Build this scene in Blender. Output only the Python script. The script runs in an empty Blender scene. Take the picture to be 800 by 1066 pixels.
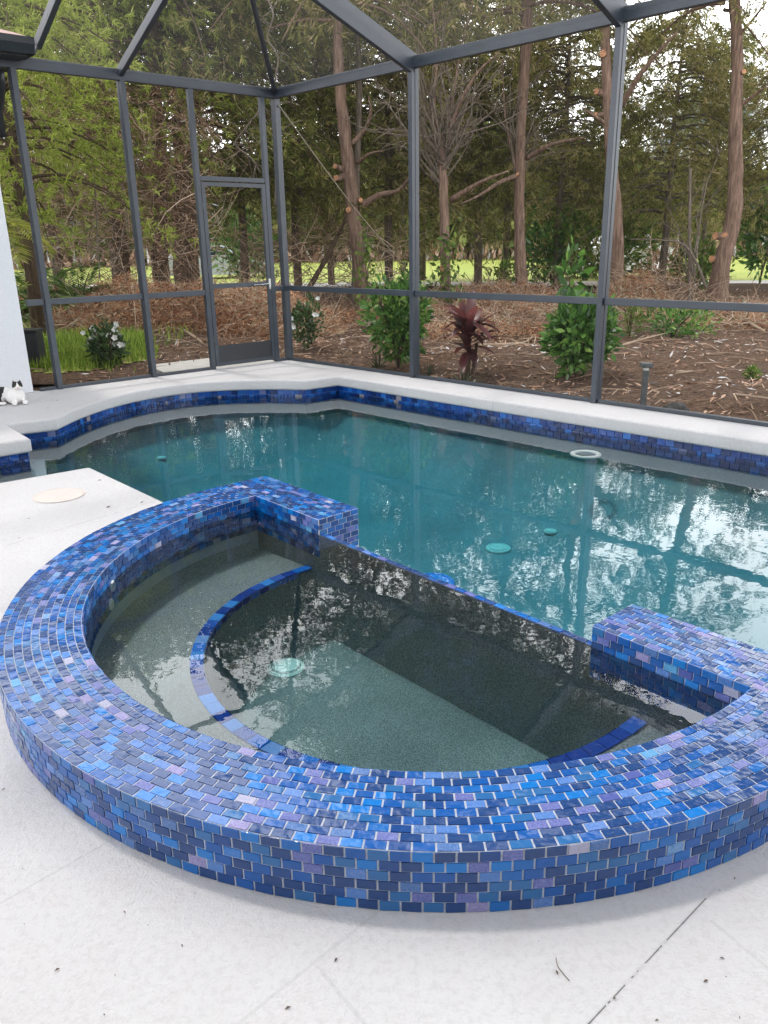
import bpy, bmesh, math, random
from mathutils import Vector, Matrix, noise
import numpy as np
random.seed(7); rng = np.random.default_rng(7)
S = bpy.context.scene; COL = S.collection
R = math.radians; PI = math.pi

# ---------------------------------------------------------------- camera
CF, CP, CR, CH = 823.1, 0.328724, -0.017916, 1.35
_c, _s = math.cos(CR), math.sin(CR)
_fw = Vector((0, math.cos(CP), -math.sin(CP))); _rt = Vector((1, 0, 0)); _up = _rt.cross(_fw)
C_RT = _c*_rt + _s*_up; C_UP = -_s*_rt + _c*_up
EYE = Vector((0, 0, CH))
cam = bpy.data.cameras.new('camera'); camo = bpy.data.objects.new('camera', cam); COL.objects.link(camo)
camo.matrix_world = Matrix(((C_RT.x, C_UP.x, -_fw.x, 0), (C_RT.y, C_UP.y, -_fw.y, 0), (C_RT.z, C_UP.z, -_fw.z, CH), (0, 0, 0, 1)))
cam.sensor_fit = 'VERTICAL'; cam.sensor_height = 36.0; cam.lens = 36.0*CF/1066.0
cam.clip_start = .05; cam.clip_end = 3000
S.camera = camo

def ray(px, py): return ((px-400)/CF)*C_RT - ((py-533)/CF)*C_UP + _fw
def at(px, py, z=0.0):                       # the point of the plane z seen at a photo pixel
    d = ray(px, py); return EYE + d*((z-CH)/d.z)
def atd(px, py, dist):                       # the point at a horizontal distance
    d = ray(px, py); return EYE + d*(dist/math.hypot(d.x, d.y))

# ---------------------------------------------------------------- object helpers
def tag(o, label=None, cat=None, group=None, kind=None):
    if label: o['label'] = label
    if cat: o['category'] = cat
    if group: o['group'] = group
    if kind: o['kind'] = kind
    return o
def thing(name, label, cat, loc=(0, 0, 0), group=None):
    o = bpy.data.objects.new(name, None); COL.objects.link(o); o.location = loc
    o.empty_display_size = .1
    return tag(o, label, cat, group)
def link_mesh(name, me, mats, parent=None, smooth=False):
    for m in (mats if isinstance(mats, (list, tuple)) else [mats]): me.materials.append(m)
    o = bpy.data.objects.new(name, me); COL.objects.link(o)
    if smooth: me.polygons.foreach_set('use_smooth', [True]*len(me.polygons))
    if parent:
        o.parent = parent
        o.matrix_parent_inverse = Matrix.Translation(-Vector(parent_loc(parent)))
    return o
def parent_loc(p):
    v = Vector(p.location)
    while p.parent: p = p.parent; v = v + Vector(p.location)
    return v
class MB:
    def __init__(s): s.v = []; s.f = []; s.m = []
    def add(s, vs, fs, mi=0):
        b = len(s.v); s.v += [tuple(v) for v in vs]; s.f += [tuple(b+i for i in f) for f in fs]; s.m += [mi]*len(fs)
    def box(s, a, b, mi=0):
        (x0, y0, z0), (x1, y1, z1) = a, b
        s.add([(x0,y0,z0),(x1,y0,z0),(x1,y1,z0),(x0,y1,z0),(x0,y0,z1),(x1,y0,z1),(x1,y1,z1),(x0,y1,z1)],
              [(3,2,1,0),(4,5,6,7),(0,1,5,4),(1,2,6,5),(2,3,7,6),(3,0,4,7)], mi)
    def bar(s, p, q, side, w, h, mi=0):          # box from p to q, w along 'side', h along the third axis
        p, q = Vector(p), Vector(q); t = (q-p).normalized(); a = Vector(side); a = (a - t*a.dot(t)).normalized(); b = t.cross(a)
        vs = []
        for e in (p, q):
            for sa, sb in ((-1,-1),(1,-1),(1,1),(-1,1)): vs.append(e + a*sa*w/2 + b*sb*h/2)
        s.add(vs, [(3,2,1,0),(4,5,6,7),(0,1,5,4),(1,2,6,5),(2,3,7,6),(3,0,4,7)], mi)
    def tube(s, pts, rad, n=8, mi=0, cap=True, wob=0.0):
        pts = [Vector(p) for p in pts]; k = len(pts)
        if not isinstance(rad, (list, tuple)): rad = [rad]*k
        t0 = (pts[1]-pts[0]).normalized(); a = t0.orthogonal().normalized(); base = len(s.v)
        for i, p in enumerate(pts):
            t = (pts[min(i+1, k-1)] - pts[max(i-1, 0)]).normalized(); a = (a - t*a.dot(t)).normalized(); b = t.cross(a)
            for j in range(n):
                th = 2*PI*j/n; r = rad[i]*(1+wob*noise.noise(Vector((math.cos(th)*1.3, math.sin(th)*1.3, i*.7+p.x*3))))
                s.v.append(tuple(p + a*math.cos(th)*r + b*math.sin(th)*r))
        for i in range(k-1):
            for j in range(n):
                s.f.append((base+i*n+j, base+i*n+(j+1) % n, base+(i+1)*n+(j+1) % n, base+(i+1)*n+j)); s.m.append(mi)
        if cap:
            s.f.append(tuple(base+j for j in reversed(range(n)))); s.m.append(mi)
            s.f.append(tuple(base+(k-1)*n+j for j in range(n))); s.m.append(mi)
    def lathe(s, prof, c=(0, 0, 0), n=24, mi=0):
        base = len(s.v); k = len(prof)
        for r, z in prof:
            for j in range(n):
                th = 2*PI*j/n; s.v.append((c[0]+r*math.cos(th), c[1]+r*math.sin(th), c[2]+z))
        for i in range(k-1):
            for j in range(n):
                s.f.append((base+i*n+j, base+i*n+(j+1) % n, base+(i+1)*n+(j+1) % n, base+(i+1)*n+j)); s.m.append(mi)
        s.f.append(tuple(base+(k-1)*n+j for j in range(n))); s.m.append(mi)
    def build(s, name, mats, parent=None, smooth=False):
        me = bpy.data.meshes.new(name); me.from_pydata(s.v, [], s.f)
        o = link_mesh(name, me, mats, parent, smooth)
        me.polygons.foreach_set('material_index', s.m); me.update()
        return o
def bevel(o, w, seg=2):
    m = o.modifiers.new('bevel', 'BEVEL'); m.width = w; m.segments = seg; m.limit_method = 'ANGLE'; m.angle_limit = R(40); return o

# ---------------------------------------------------------------- materials
class NT:
    def __init__(s, name):
        s.m = bpy.data.materials.new(name); s.m.use_nodes = True; s.t = s.m.node_tree; s.t.nodes.clear()
        s.out = s.n('ShaderNodeOutputMaterial')
    def n(s, ty, **kw):
        nd = s.t.nodes.new(ty)
        for k, v in kw.items():
            if k.startswith('i_'): nd.inputs[k[2:].replace('_', ' ')].default_value = v
            else: setattr(nd, k, v)
        return nd
    def l(s, a, b): s.t.links.new(a, b)
    def ramp(s, fac, stops, interp='LINEAR'):
        r = s.n('ShaderNodeValToRGB'); cr = r.color_ramp; cr.interpolation = interp
        while len(cr.elements) > 1: cr.elements.remove(cr.elements[-1])
        for i, (p, c) in enumerate(stops):
            e = cr.elements[0] if i == 0 else cr.elements.new(p)
            e.position = p; e.color = tuple(c)+(1,) if not isinstance(c, (int, float)) else (c, c, c, 1)
        s.l(fac, r.inputs['Fac']); return r.outputs['Color']
    def noise(s, scale, detail=4, rough=.6, coord=None):
        n = s.n('ShaderNodeTexNoise'); n.inputs['Scale'].default_value = scale; n.inputs['Detail'].default_value = detail; n.inputs['Roughness'].default_value = rough
        if coord is not None: s.l(coord, n.inputs['Vector'])
        return n.outputs['Fac']
    def objco(s): return s.n('ShaderNodeTexCoord').outputs['Object']
    def geoco(s): return s.n('ShaderNodeNewGeometry').outputs['Position']
    def math(s, op, a, b=None, c=None):
        m = s.n('ShaderNodeMath', operation=op)
        for i, v in enumerate((a, b, c)):
            if v is None: continue
            if isinstance(v, (int, float)): m.inputs[i].default_value = v
            else: s.l(v, m.inputs[i])
        return m.outputs[0]
    def mix(s, fac, a, b):
        m = s.n('ShaderNodeMix', data_type='RGBA')
        for k, v in ((0, fac), (6, a), (7, b)):
            if isinstance(v, (int, float)) : m.inputs[k].default_value = v if k == 0 else (v, v, v, 1)
            elif isinstance(v, tuple): m.inputs[k].default_value = v+(1,) if len(v) == 3 else v
            else: s.l(v, m.inputs[k])
        return m.outputs[2]
    def bump(s, h, strength=.3, dist=.01):
        b = s.n('ShaderNodeBump'); b.inputs['Strength'].default_value = strength; b.inputs['Distance'].default_value = dist
        s.l(h, b.inputs['Height']); return b.outputs['Normal']
    def bsdf(s, col, rough=.6, normal=None, **kw):
        p = s.n('ShaderNodeBsdfPrincipled')
        for k, v in (('Base Color', col), ('Roughness', rough)):
            if isinstance(v, tuple): p.inputs[k].default_value = v+(1,)
            elif isinstance(v, (int, float)): p.inputs[k].default_value = v
            else: s.l(v, p.inputs[k])
        for k, v in kw.items():
            k = k.replace('_', ' ')
            if isinstance(v, tuple): p.inputs[k].default_value = v+(1,)
            else: p.inputs[k].default_value = v
        if normal is not None: s.l(normal, p.inputs['Normal'])
        return p.outputs[0]
    def done(s, sh): s.l(sh, s.out.inputs['Surface']); return s.m

def plain(name, c, rough=.5, var=.25, scale=30, bump=0.0, **kw):
    t = NT(name); co = t.geoco(); n = t.noise(scale, 4, .6, co)
    col = t.ramp(n, [(.3, tuple(x*(1-var) for x in c)), (.7, tuple(min(1, x*(1+var)) for x in c))])
    return t.done(t.bsdf(col, rough, t.bump(n, bump, .005) if bump else None, **kw))

def leafmat(name, stops, trans=.35, rough=.5, spec=.3):
    t = NT(name); g = t.n('ShaderNodeNewGeometry'); r = g.outputs['Random Per Island']
    nz = t.noise(.55, 2, .5, g.outputs['Position'])
    f = t.math('MULTIPLY_ADD', t.math('SUBTRACT', nz, .5), 1.1, r)
    col = t.ramp(f, stops)
    b = t.n('ShaderNodeBsdfPrincipled'); t.l(col, b.inputs['Base Color']); b.inputs['Roughness'].default_value = rough
    b.inputs['Specular IOR Level'].default_value = spec
    tr = t.n('ShaderNodeBsdfTranslucent'); t.l(t.mix(1.0, col, col), tr.inputs['Color'])
    mx = t.n('ShaderNodeMixShader'); mx.inputs[0].default_value = trans
    t.l(b.outputs[0], mx.inputs[1]); t.l(tr.outputs[0], mx.inputs[2])
    return t.done(mx.outputs[0])

M = {}
# --- deck: sprayed pale acrylic coating with hairline joints
def deckmat():
    t = NT('deck_coating'); co = t.geoco()
    n1 = t.noise(1.3, 5, .6, co); n2 = t.noise(55, 3, .7, co); n3 = t.noise(160, 2, .6, co); n4 = t.noise(9, 4, .6, co)
    col = t.ramp(n1, [(.3, (.50, .490, .490)), (.7, (.56, .553, .556))])
    col = t.mix(t.ramp(n4, [(.5, 0.0), (.75, .25)]), col, (.50, .452, .44))
    col = t.mix(t.ramp(n2, [(.38, .30), (.52, 0.0)]), col, (.40, .385, .38))
    n6 = t.noise(2.6, 6, .75, co); col = t.mix(t.ramp(n6, [(.55, 0.0), (.75, .30)]), col, (.43, .405, .39))
    # dirt specks
    v = t.n('ShaderNodeTexVoronoi'); v.inputs['Scale'].default_value = 11; t.l(co, v.inputs['Vector'])
    sp = t.math('MULTIPLY', t.math('LESS_THAN', v.outputs['Distance'], .022), t.math('GREATER_THAN', t.n('ShaderNodeSeparateColor').outputs[0] if False else n4, .52))
    col = t.mix(t.math('MULTIPLY', sp, .55), col, (.25, .2, .17))
    sx = t.n('ShaderNodeSeparateXYZ'); t.l(co, sx.inputs[0])
    def joint(a, b, c, w, dark, lim=None, broken=.0):
        d = t.math('ABSOLUTE', t.math('ADD', t.math('ADD', t.math('MULTIPLY', sx.outputs[0], a), t.math('MULTIPLY', sx.outputs[1], b)), c))
        wob = t.math('MULTIPLY_ADD', t.noise(40, 3, .7, co), w*1.2, w*.4)
        k = t.math('LESS_THAN', d, wob)
        if broken: k = t.math('MULTIPLY', k, t.math('GREATER_THAN', t.noise(16, 3, .7, co), broken))
        if lim:
            for op, ax, val in lim: k = t.math('MULTIPLY', k, t.math(op, sx.outputs[ax], val))
        return t.math('MULTIPLY', k, dark)
    def line(p, q):
        d = (q-p).normalized(); a, b = -d.y, d.x; return a, b, -(a*p.x+b*p.y)
    j1 = joint(*line(at(740, 930), at(613, 1066)), .0013, .8, [('LESS_THAN', 1, at(735, 935).y)], .44)
    j1b = joint(*line(at(740, 930), at(613, 1066)), .004, .10, [('LESS_THAN', 1, at(745, 925).y)])
    j2 = joint(*line(at(10, 935), at(110, 878)), .003, .12, [('LESS_THAN', 0, at(112, 878).x)])
    j3 = joint(*line(at(255, 1060), at(330, 1000)), .004, .10)
    j4 = joint(*line(at(330, 1005), at(380, 1066)), .004, .10, [('LESS_THAN', 1, at(330, 1005).y)])
    j5 = joint(*line(at(0, 570), at(60, 552)), .004, .25, [('GREATER_THAN', 1, 2.2)], .45)
    j6 = joint(*line(at(740, 958), at(790, 1000)), .004, .10, [('LESS_THAN', 1, at(742, 958).y)])
    tot = j1
    for j in (j1b, j2, j3, j4, j5, j6): tot = t.math('MAXIMUM', tot, j)
    col = t.mix(tot, col, (.06, .055, .05))
    h = t.math('ADD', t.math('MULTIPLY', n2, .6), t.math('MULTIPLY', n3, .5))
    h = t.math('SUBTRACT', h, t.math('MULTIPLY', tot, .6))
    return t.done(t.bsdf(col, .75, t.bump(h, .6, .008), Specular_IOR_Level=.25))
M['deck'] = deckmat()

# --- glass mosaic: every tile carries its own random number
def tilemat(name, stops, rstops, grime=0.0):
    t = NT(name); a = t.n('ShaderNodeAttribute', attribute_name='tid'); f = a.outputs['Fac']
    co = t.geoco()
    col = t.ramp(f, stops, 'CONSTANT'); ro = t.ramp(f, rstops, 'CONSTANT')
    n = t.noise(85, 3, .6, co); n2 = t.noise(230, 2, .6, co)
    tex = t.math('MAXIMUM', t.math('MULTIPLY_ADD', ro, 1.6, -.45), 0.0)
    col = t.mix(t.math('MULTIPLY', t.math('MULTIPLY', n2, tex), .9), col, t.ramp(n2, [(.35, (.06, .09, .34)), (.62, (.34, .36, .60))]))
    n5 = t.noise(34, 1, .5, co)
    hh = t.math('ADD', t.math('MULTIPLY_ADD', t.math('MULTIPLY', n2, tex), 1.6, t.math('MULTIPLY', n, .7)), t.math('MULTIPLY', n5, 2.2))
    p = t.n('ShaderNodeBsdfPrincipled'); t.l(col, p.inputs['Base Color']); t.l(t.math('MULTIPLY_ADD', ro, .32, .06), p.inputs['Roughness'])
    t.l(t.bump(hh, .30, .004), p.inputs['Normal'])
    p.inputs['Specular IOR Level'].default_value = .5
    return t.done(p.outputs[0])
NAVY, COB, STEEL, LIL, AZ, PINK, TURQ, SKYB = (.013,.052,.180), (.006,.085,.33), (.022,.125,.33), (.08,.105,.33), (.005,.16,.50), (.28,.22,.40), (.04,.30,.54), (.045,.17,.46)
M['tile'] = tilemat('glass_mosaic_tile',
    [(0, NAVY), (.26, (.010,.058,.22)), (.36, COB), (.56, (.008,.12,.40)), (.62, STEEL), (.755, LIL), (.83, AZ), (.92, SKYB), (.965, TURQ), (.975, PINK), (.992, (.5,.48,.5))],
    [(0, .02), (.56, .12), (.62, .04), (.72, .6), (.82, .03), (.91, .5), (.96, .6), (.972, 1.0)])
M['band_tile'] = tilemat('waterline_tile',
    [(0, (.005,.032,.17)), (.3, (.006,.055,.26)), (.55, (.005,.020,.10)), (.7, (.012,.075,.27)), (.87, (.008,.11,.40)), (.97, (.10,.12,.24)), (.985, (.22,.20,.22))],
    [(0, .1), (.85, .3)])
M['grout'] = plain('grout', (.44, .47, .53), .8, .15, 90)
M['grout_dark'] = plain('band_grout', (.10, .14, .24), .8, .2, 90)

def plastermat(name, a, b, sc=420):
    t = NT(name); co = t.geoco(); n = t.noise(sc, 2, .8, co); n2 = t.noise(3, 4, .6, co)
    col = t.ramp(n, [(.35, a), (.65, b)]); col = t.mix(t.ramp(n2, [(.3, 0.0), (.8, .35)]), col, tuple(x*.75 for x in a))
    return t.done(t.bsdf(col, .75, t.bump(n, .3, .004)))
M['plaster'] = plastermat('pebble_plaster', (.10, .160, .185), (.26, .37, .425), 160)
M['spa_plaster'] = plastermat('spa_pebble_plaster', (.066, .074, .078), (.35, .375, .385), 190)

def watermat(name, absorb, dens, sc, st, ior=1.42):
    t = NT(name); co = t.geoco()
    mp = t.n('ShaderNodeMapping'); mp.inputs['Scale'].default_value = (1, 1, 1); t.l(co, mp.inputs[0])
    n = t.noise(sc, 3, .5, mp.outputs[0]); n2 = t.noise(sc*.23, 2, .5, mp.outputs[0])
    bm = t.bump(t.math('MULTIPLY_ADD', n2, 1.8, n), st, .02)
    fr = t.n('ShaderNodeFresnel'); fr.inputs['IOR'].default_value = ior; t.l(bm, fr.inputs['Normal'])
    gl = t.n('ShaderNodeBsdfGlossy'); gl.inputs['Roughness'].default_value = .0; gl.inputs['Color'].default_value = (1, 1, 1, 1); t.l(bm, gl.inputs['Normal'])
    tr = t.n('ShaderNodeBsdfTransparent')
    mx = t.n('ShaderNodeMixShader'); t.l(fr.outputs[0], mx.inputs[0]); t.l(tr.outputs[0], mx.inputs[1]); t.l(gl.outputs[0], mx.inputs[2])
    va = t.n('ShaderNodeVolumeAbsorption'); va.inputs['Color'].default_value = absorb+(1,); va.inputs['Density'].default_value = dens
    t.l(va.outputs[0], t.out.inputs['Volume'])
    return t.done(mx.outputs[0])
M['pool_water'] = watermat('pool_water', (.24, .925, .985), .95, 7.0, .032)
M['spa_water'] = watermat('spa_water', (.50, .965, .985), .8, 6.0, .035)

M['alu'] = (lambda t: t.done(t.bsdf(t.ramp(t.noise(6, 4, .6, t.geoco()), [(.3, (.028,.037,.050)), (.7, (.040,.050,.066))]), .38, t.bump(t.noise(120, 2, .5, t.geoco()), .05, .002), Specular_IOR_Level=.6)))(NT('slate_aluminium'))
def screenmat(name, fac, col):
    t = NT(name); tr = t.n('ShaderNodeBsdfTransparent'); d = t.n('ShaderNodeBsdfDiffuse'); d.inputs['Color'].default_value = col+(1,)
    tl = t.n('ShaderNodeBsdfTranslucent'); tl.inputs['Color'].default_value = col+(1,)
    a = t.n('ShaderNodeMixShader'); a.inputs[0].default_value = .5; t.l(d.outputs[0], a.inputs[1]); t.l(tl.outputs[0], a.inputs[2])
    mx = t.n('ShaderNodeMixShader'); mx.inputs[0].default_value = fac; t.l(tr.outputs[0], mx.inputs[1]); t.l(a.outputs[0], mx.inputs[2])
    return t.done(mx.outputs[0])
M['screen'] = screenmat('insect_screen', .12, (.05, .05, .05))
M['roof_screen'] = screenmat('roof_insect_screen', .20, (.13, .13, .13))
M['chrome'] = plain('brushed_metal', (.6, .6, .6), .25, .1, Metallic=1.0)
M['stucco'] = plain('white_stucco', (.62, .635, .66), .85, .05, 60, .35)
M['dark_trim'] = plain('charcoal_trim', (.022, .025, .030), .45, .2)
M['shingle'] = (lambda t: (lambda b: t.done(t.bsdf(t.mix(b.outputs['Fac'], b.outputs['Color'], (.12,.07,.06)), .85)))((lambda b: (setattr(b, 'offset', .5), b)[1])(t.n('ShaderNodeTexBrick', i_Scale=4.0, i_Color1=(.42,.27,.24,1), i_Color2=(.56,.38,.34,1)))))(NT('roof_shingle'))
M['white_plastic'] = plain('white_plastic', (.72, .74, .72), .35, .05)
M['aqua_plastic'] = plain('pale_fitting', (.60, .70, .67), .4, .05)
M['blue_plastic'] = plain('blue_fitting', (.02, .28, .85), .4, .1)
M['black'] = plain('black_gap', (.01, .01, .01), .6, .1)
M['lid'] = plain('cream_lid', (.56, .505, .465), .6, .06, 40, .1)
M['debris'] = plain('brown_debris', (.12, .085, .06), .9, .4, 60)
M['concrete'] = plain('concrete', (.50, .49, .46), .85, .12, 8, .2)
M['road'] = plain('pale_road', (.52, .49, .46), .85, .15, 3, .1)

def barkmat(name, a, b, c):
    t = NT(name); co = t.objco(); mp = t.n('ShaderNodeMapping'); mp.inputs['Scale'].default_value = (14, 14, 1.6); t.l(co, mp.inputs[0])
    n = t.noise(1.6, 6, .7, mp.outputs[0]); n2 = t.noise(2.5, 3, .6, co)
    col = t.ramp(n, [(.3, a), (.55, b), (.75, c)])
    col = t.mix(t.ramp(n2, [(.45, 0.0), (.7, .5)]), col, b)
    return t.done(t.bsdf(col, .9, t.bump(n, .9, .04), Specular_IOR_Level=.15))
M['bark'] = barkmat('reddish_bark', (.05, .034, .026), (.22, .145, .107), (.42, .30, .235))
M['bark_dark'] = barkmat('dark_bark', (.026, .019, .013), (.10, .07, .047), (.20, .14, .10))
M['bark_grey'] = barkmat('grey_bark', (.07, .055, .045), (.17, .14, .11), (.30, .26, .21))
M['cut'] = plain('fresh_cut_wood', (.42, .21, .11), .85, .5, 22)
M['twig'] = leafmat('dry_twig', [(0, (0.126, 0.081, 0.053)), (.5, (0.308, 0.210, 0.140)), (1, (0.560, 0.434, 0.322))], .05, .8, .1)
M['deadwood'] = plain('pale_dead_wood', (.34, .25, .17), .85, .3, 12, .3)
M['brush'] = leafmat('dry_brush', [(0, (0.181, 0.081, 0.046)), (.45, (0.486, 0.234, 0.133)), (.8, (0.600, 0.406, 0.243)), (1, (0.600, 0.600, 0.446))], .15, .8, .1)
M['litter'] = leafmat('leaf_litter', [(0, (0.096, 0.058, 0.038)), (.5, (0.307, 0.182, 0.125)), (.85, (0.576, 0.384, 0.269)), (.97, (0.600, 0.600, 0.600))], .05, .8, .1)
M['cedar'] = leafmat('cedar_foliage', [(0, (0.059, 0.074, 0.022)), (.45, (0.154, 0.181, 0.042)), (.8, (0.282, 0.306, 0.074)), (1, (0.444, 0.344, 0.160))], .5, .6, .2)
M['olive'] = leafmat('olive_foliage', [(0, (0.082, 0.085, 0.030)), (.45, (0.205, 0.207, 0.060)), (.8, (0.342, 0.326, 0.106)), (1, (0.520, 0.406, 0.228))], .5, .6, .2)
M['lime'] = leafmat('lime_foliage', [(0, (.12, .16, .025)), (.4, (.30, .38, .06)), (.8, (.46, .54, .11)), (1, (.50, .50, .18))], .6, .6, .2)
M['wood_far'] = leafmat('far_foliage', [(0, (0.047, 0.071, 0.024)), (.5, (0.129, 0.179, 0.053)), (.85, (0.258, 0.310, 0.084)), (1, (0.386, 0.359, 0.144))], .3, .7, .1)
M['broad'] = leafmat('glossy_leaf', [(0, (0.027, 0.075, 0.015)), (.5, (0.075, 0.188, 0.033)), (.9, (0.165, 0.330, 0.060)), (1, (0.270, 0.390, 0.090))], .3, .35, .5)
M['broad_lt'] = leafmat('light_leaf', [(0, (.05, .09, .02)), (.5, (.12, .20, .035)), (1, (.24, .32, .07))], .4, .5, .3)
M['gard'] = leafmat('dark_small_leaf', [(0, (0.019, 0.046, 0.016)), (.5, (0.052, 0.104, 0.031)), (1, (0.130, 0.195, 0.065))], .25, .35, .5)
M['petal'] = plain('white_petal', (.82, .82, .78), .6, .05)
M['ti'] = leafmat('maroon_leaf', [(0, (0.052, 0.018, 0.018)), (.5, (0.150, 0.044, 0.044)), (1, (0.312, 0.111, 0.098))], .3, .4, .5)
M['sago'] = leafmat('sago_leaf', [(0, (.025, .060, .010)), (.5, (.070, .135, .022)), (1, (.15, .22, .04))], .3, .4, .5)
M['palm'] = leafmat('yellow_palm_leaf', [(0, (.17, .20, .03)), (.5, (.34, .36, .06)), (1, (.5, .46, .13))], .4, .4, .4)
M['grass'] = leafmat('grass_blade', [(0, (.11, .18, .025)), (.5, (.24, .36, .05)), (1, (.38, .46, .10))], .5, .6, .2)
M['monkey'] = leafmat('dark_strap_leaf', [(0, (.016, .030, .014)), (1, (.07, .10, .045))], .25, .5, .3)

def groundmat():
    t = NT('mulch'); co = t.geoco()
    n = t.noise(26, 6, .75, co); n2 = t.noise(.8, 4, .6, co); n3 = t.noise(5, 5, .7, co)
    col = t.ramp(n, [(.28, (.042, .028, .020)), (.5, (.130, .086, .062)), (.66, (.25, .18, .135)), (.78, (.50, .44, .39))])
    col = t.mix(t.ramp(n2, [(.42, 0.0), (.65, .7)]), col, t.ramp(n, [(.3, (.062, .036, .023)), (.7, (.23, .135, .085))]))
    col = t.mix(t.ramp(n3, [(.62, 0.0), (.75, .5)]), col, (.085, .10, .030))
    return t.done(t.bsdf(col, .95, t.bump(n, .9, .05), Specular_IOR_Level=.1))
M['mulch'] = groundmat()
def lawnmat():
    t = NT('mown_lawn'); co = t.geoco(); n = t.noise(9, 6, .7, co); n2 = t.noise(.35, 3, .6, co)
    col = t.ramp(n, [(.3, (.17, .23, .03)), (.7, (.34, .40, .06))]); col = t.mix(t.ramp(n2, [(.4, 0.0), (.7, .6)]), col, (.40, .40, .08))
    return t.done(t.bsdf(col, .9, t.bump(n, .6, .05)))
M['lawn'] = lawnmat()

# ---------------------------------------------------------------- world, sun
SUN_AZ, SUN_EL = R(-42), R(66)
w = bpy.data.worlds.new('World'); S.world = w; w.use_nodes = True
nt = w.node_tree; nt.nodes.clear()
def wn(ty): return nt.nodes.new(ty)
sky = wn('ShaderNodeTexSky'); sky.sky_type = 'NISHITA'; sky.sun_disc = False; sky.sun_elevation = SUN_EL; sky.sun_rotation = SUN_AZ
sky.air_density = 1.0; sky.dust_density = 2.0
tc = wn('ShaderNodeTexCoord'); mp = wn('ShaderNodeMapping'); mp.inputs['Scale'].default_value = (1, 1, 2.2); mp.inputs['Location'].default_value = (.3, .1, .35)
nt.links.new(tc.outputs['Generated'], mp.inputs[0])
cn = wn('ShaderNodeTexNoise'); cn.inputs['Scale'].default_value = 2.2; cn.inputs['Detail'].default_value = 6; cn.inputs['Roughness'].default_value = .55
nt.links.new(mp.outputs[0], cn.inputs['Vector'])
cr = wn('ShaderNodeValToRGB'); cr.color_ramp.elements[0].position = .35; cr.color_ramp.elements[1].position = .43
sxyz = wn('ShaderNodeSeparateXYZ'); nt.links.new(tc.outputs['Generated'], sxyz.inputs[0])
cz = wn('ShaderNodeMath'); cz.operation = 'MULTIPLY_ADD'; cz.inputs[1].default_value = -.22; nt.links.new(sxyz.outputs[2], cz.inputs[0]); nt.links.new(cn.outputs['Fac'], cz.inputs[2])
acc = cz.outputs[0]
for az_, el_, wd_, am_ in ((-15, 32, 17, .20), (23, 21, 15, .22), (20, 38, 9, -.2), (14, 11, 7, .20), (6, 9, 10, .12), (0, 34, 13, -.16)):   # cloud banks
    dt = wn('ShaderNodeVectorMath'); dt.operation = 'DOT_PRODUCT'; dt.inputs[1].default_value = (math.sin(R(az_))*math.cos(R(el_)), math.cos(R(az_))*math.cos(R(el_)), math.sin(R(el_)))
    nv = wn('ShaderNodeVectorMath'); nv.operation = 'NORMALIZE'; nt.links.new(tc.outputs['Generated'], nv.inputs[0]); nt.links.new(nv.outputs[0], dt.inputs[0])
    mr = wn('ShaderNodeMapRange'); mr.interpolation_type = 'SMOOTHSTEP'; mr.inputs[1].default_value = math.cos(R(wd_)); mr.inputs[2].default_value = 1; mr.inputs[3].default_value = 0; mr.inputs[4].default_value = am_
    nt.links.new(dt.outputs['Value'], mr.inputs[0]); ad = wn('ShaderNodeMath'); ad.operation = 'ADD'; nt.links.new(acc, ad.inputs[0]); nt.links.new(mr.outputs[0], ad.inputs[1]); acc = ad.outputs[0]
nt.links.new(acc, cr.inputs[0])
cm = wn('ShaderNodeMix'); cm.data_type = 'RGBA'; cm.inputs[7].default_value = (50, 50.5, 51, 1)
nt.links.new(cr.outputs[0], cm.inputs[0]); nt.links.new(sky.outputs[0], cm.inputs[6])
bg = wn('ShaderNodeBackground'); bg.inputs['Strength'].default_value = .13; nt.links.new(cm.outputs[2], bg.inputs[0])
wo = wn('ShaderNodeOutputWorld'); nt.links.new(bg.outputs[0], wo.inputs[0])
sd = bpy.data.lights.new('sun', 'SUN'); sd.energy = 2.3; sd.angle = R(5); sd.color = (1, .95, .88)
so = bpy.data.objects.new('sun', sd); COL.objects.link(so); so.location = (0, 0, 30)
sdir = Vector((math.sin(SUN_AZ)*math.cos(SUN_EL), math.cos(SUN_AZ)*math.cos(SUN_EL), math.sin(SUN_EL)))
so.rotation_euler = sdir.to_track_quat('Z', 'Y').to_euler()
S.view_settings.view_transform = 'Standard'; S.view_settings.look = 'None'; S.view_settings.exposure = -.28; S.view_settings.gamma = 1
S.render.engine = 'CYCLES'; S.cycles.max_bounces = 10; S.cycles.transparent_max_bounces = 24; S.cycles.volume_bounces = 0
S.cycles.use_denoising = True; S.cycles.sample_clamp_indirect = 8; S.cycles.sample_clamp_direct = 12

# ================================================================= PLACE
CEN = Vector((.153, 2.825, 0)); _a = R(48.3)
U = Vector((math.cos(_a), -math.sin(_a), 0)); N = Vector((math.sin(_a), math.cos(_a), 0))
def sp(u, n, z=0.0): return CEN + U*u + N*n + Vector((0, 0, z))
HS, RO, RI, NB, NF = .158, 1.510, 1.250, .045, .28      # spa: top height, outer and inner radius, straight side back and front
WZ, SZ, GZ = -.178, .085, -.10                           # pool water, spa water, garden ground
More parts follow.
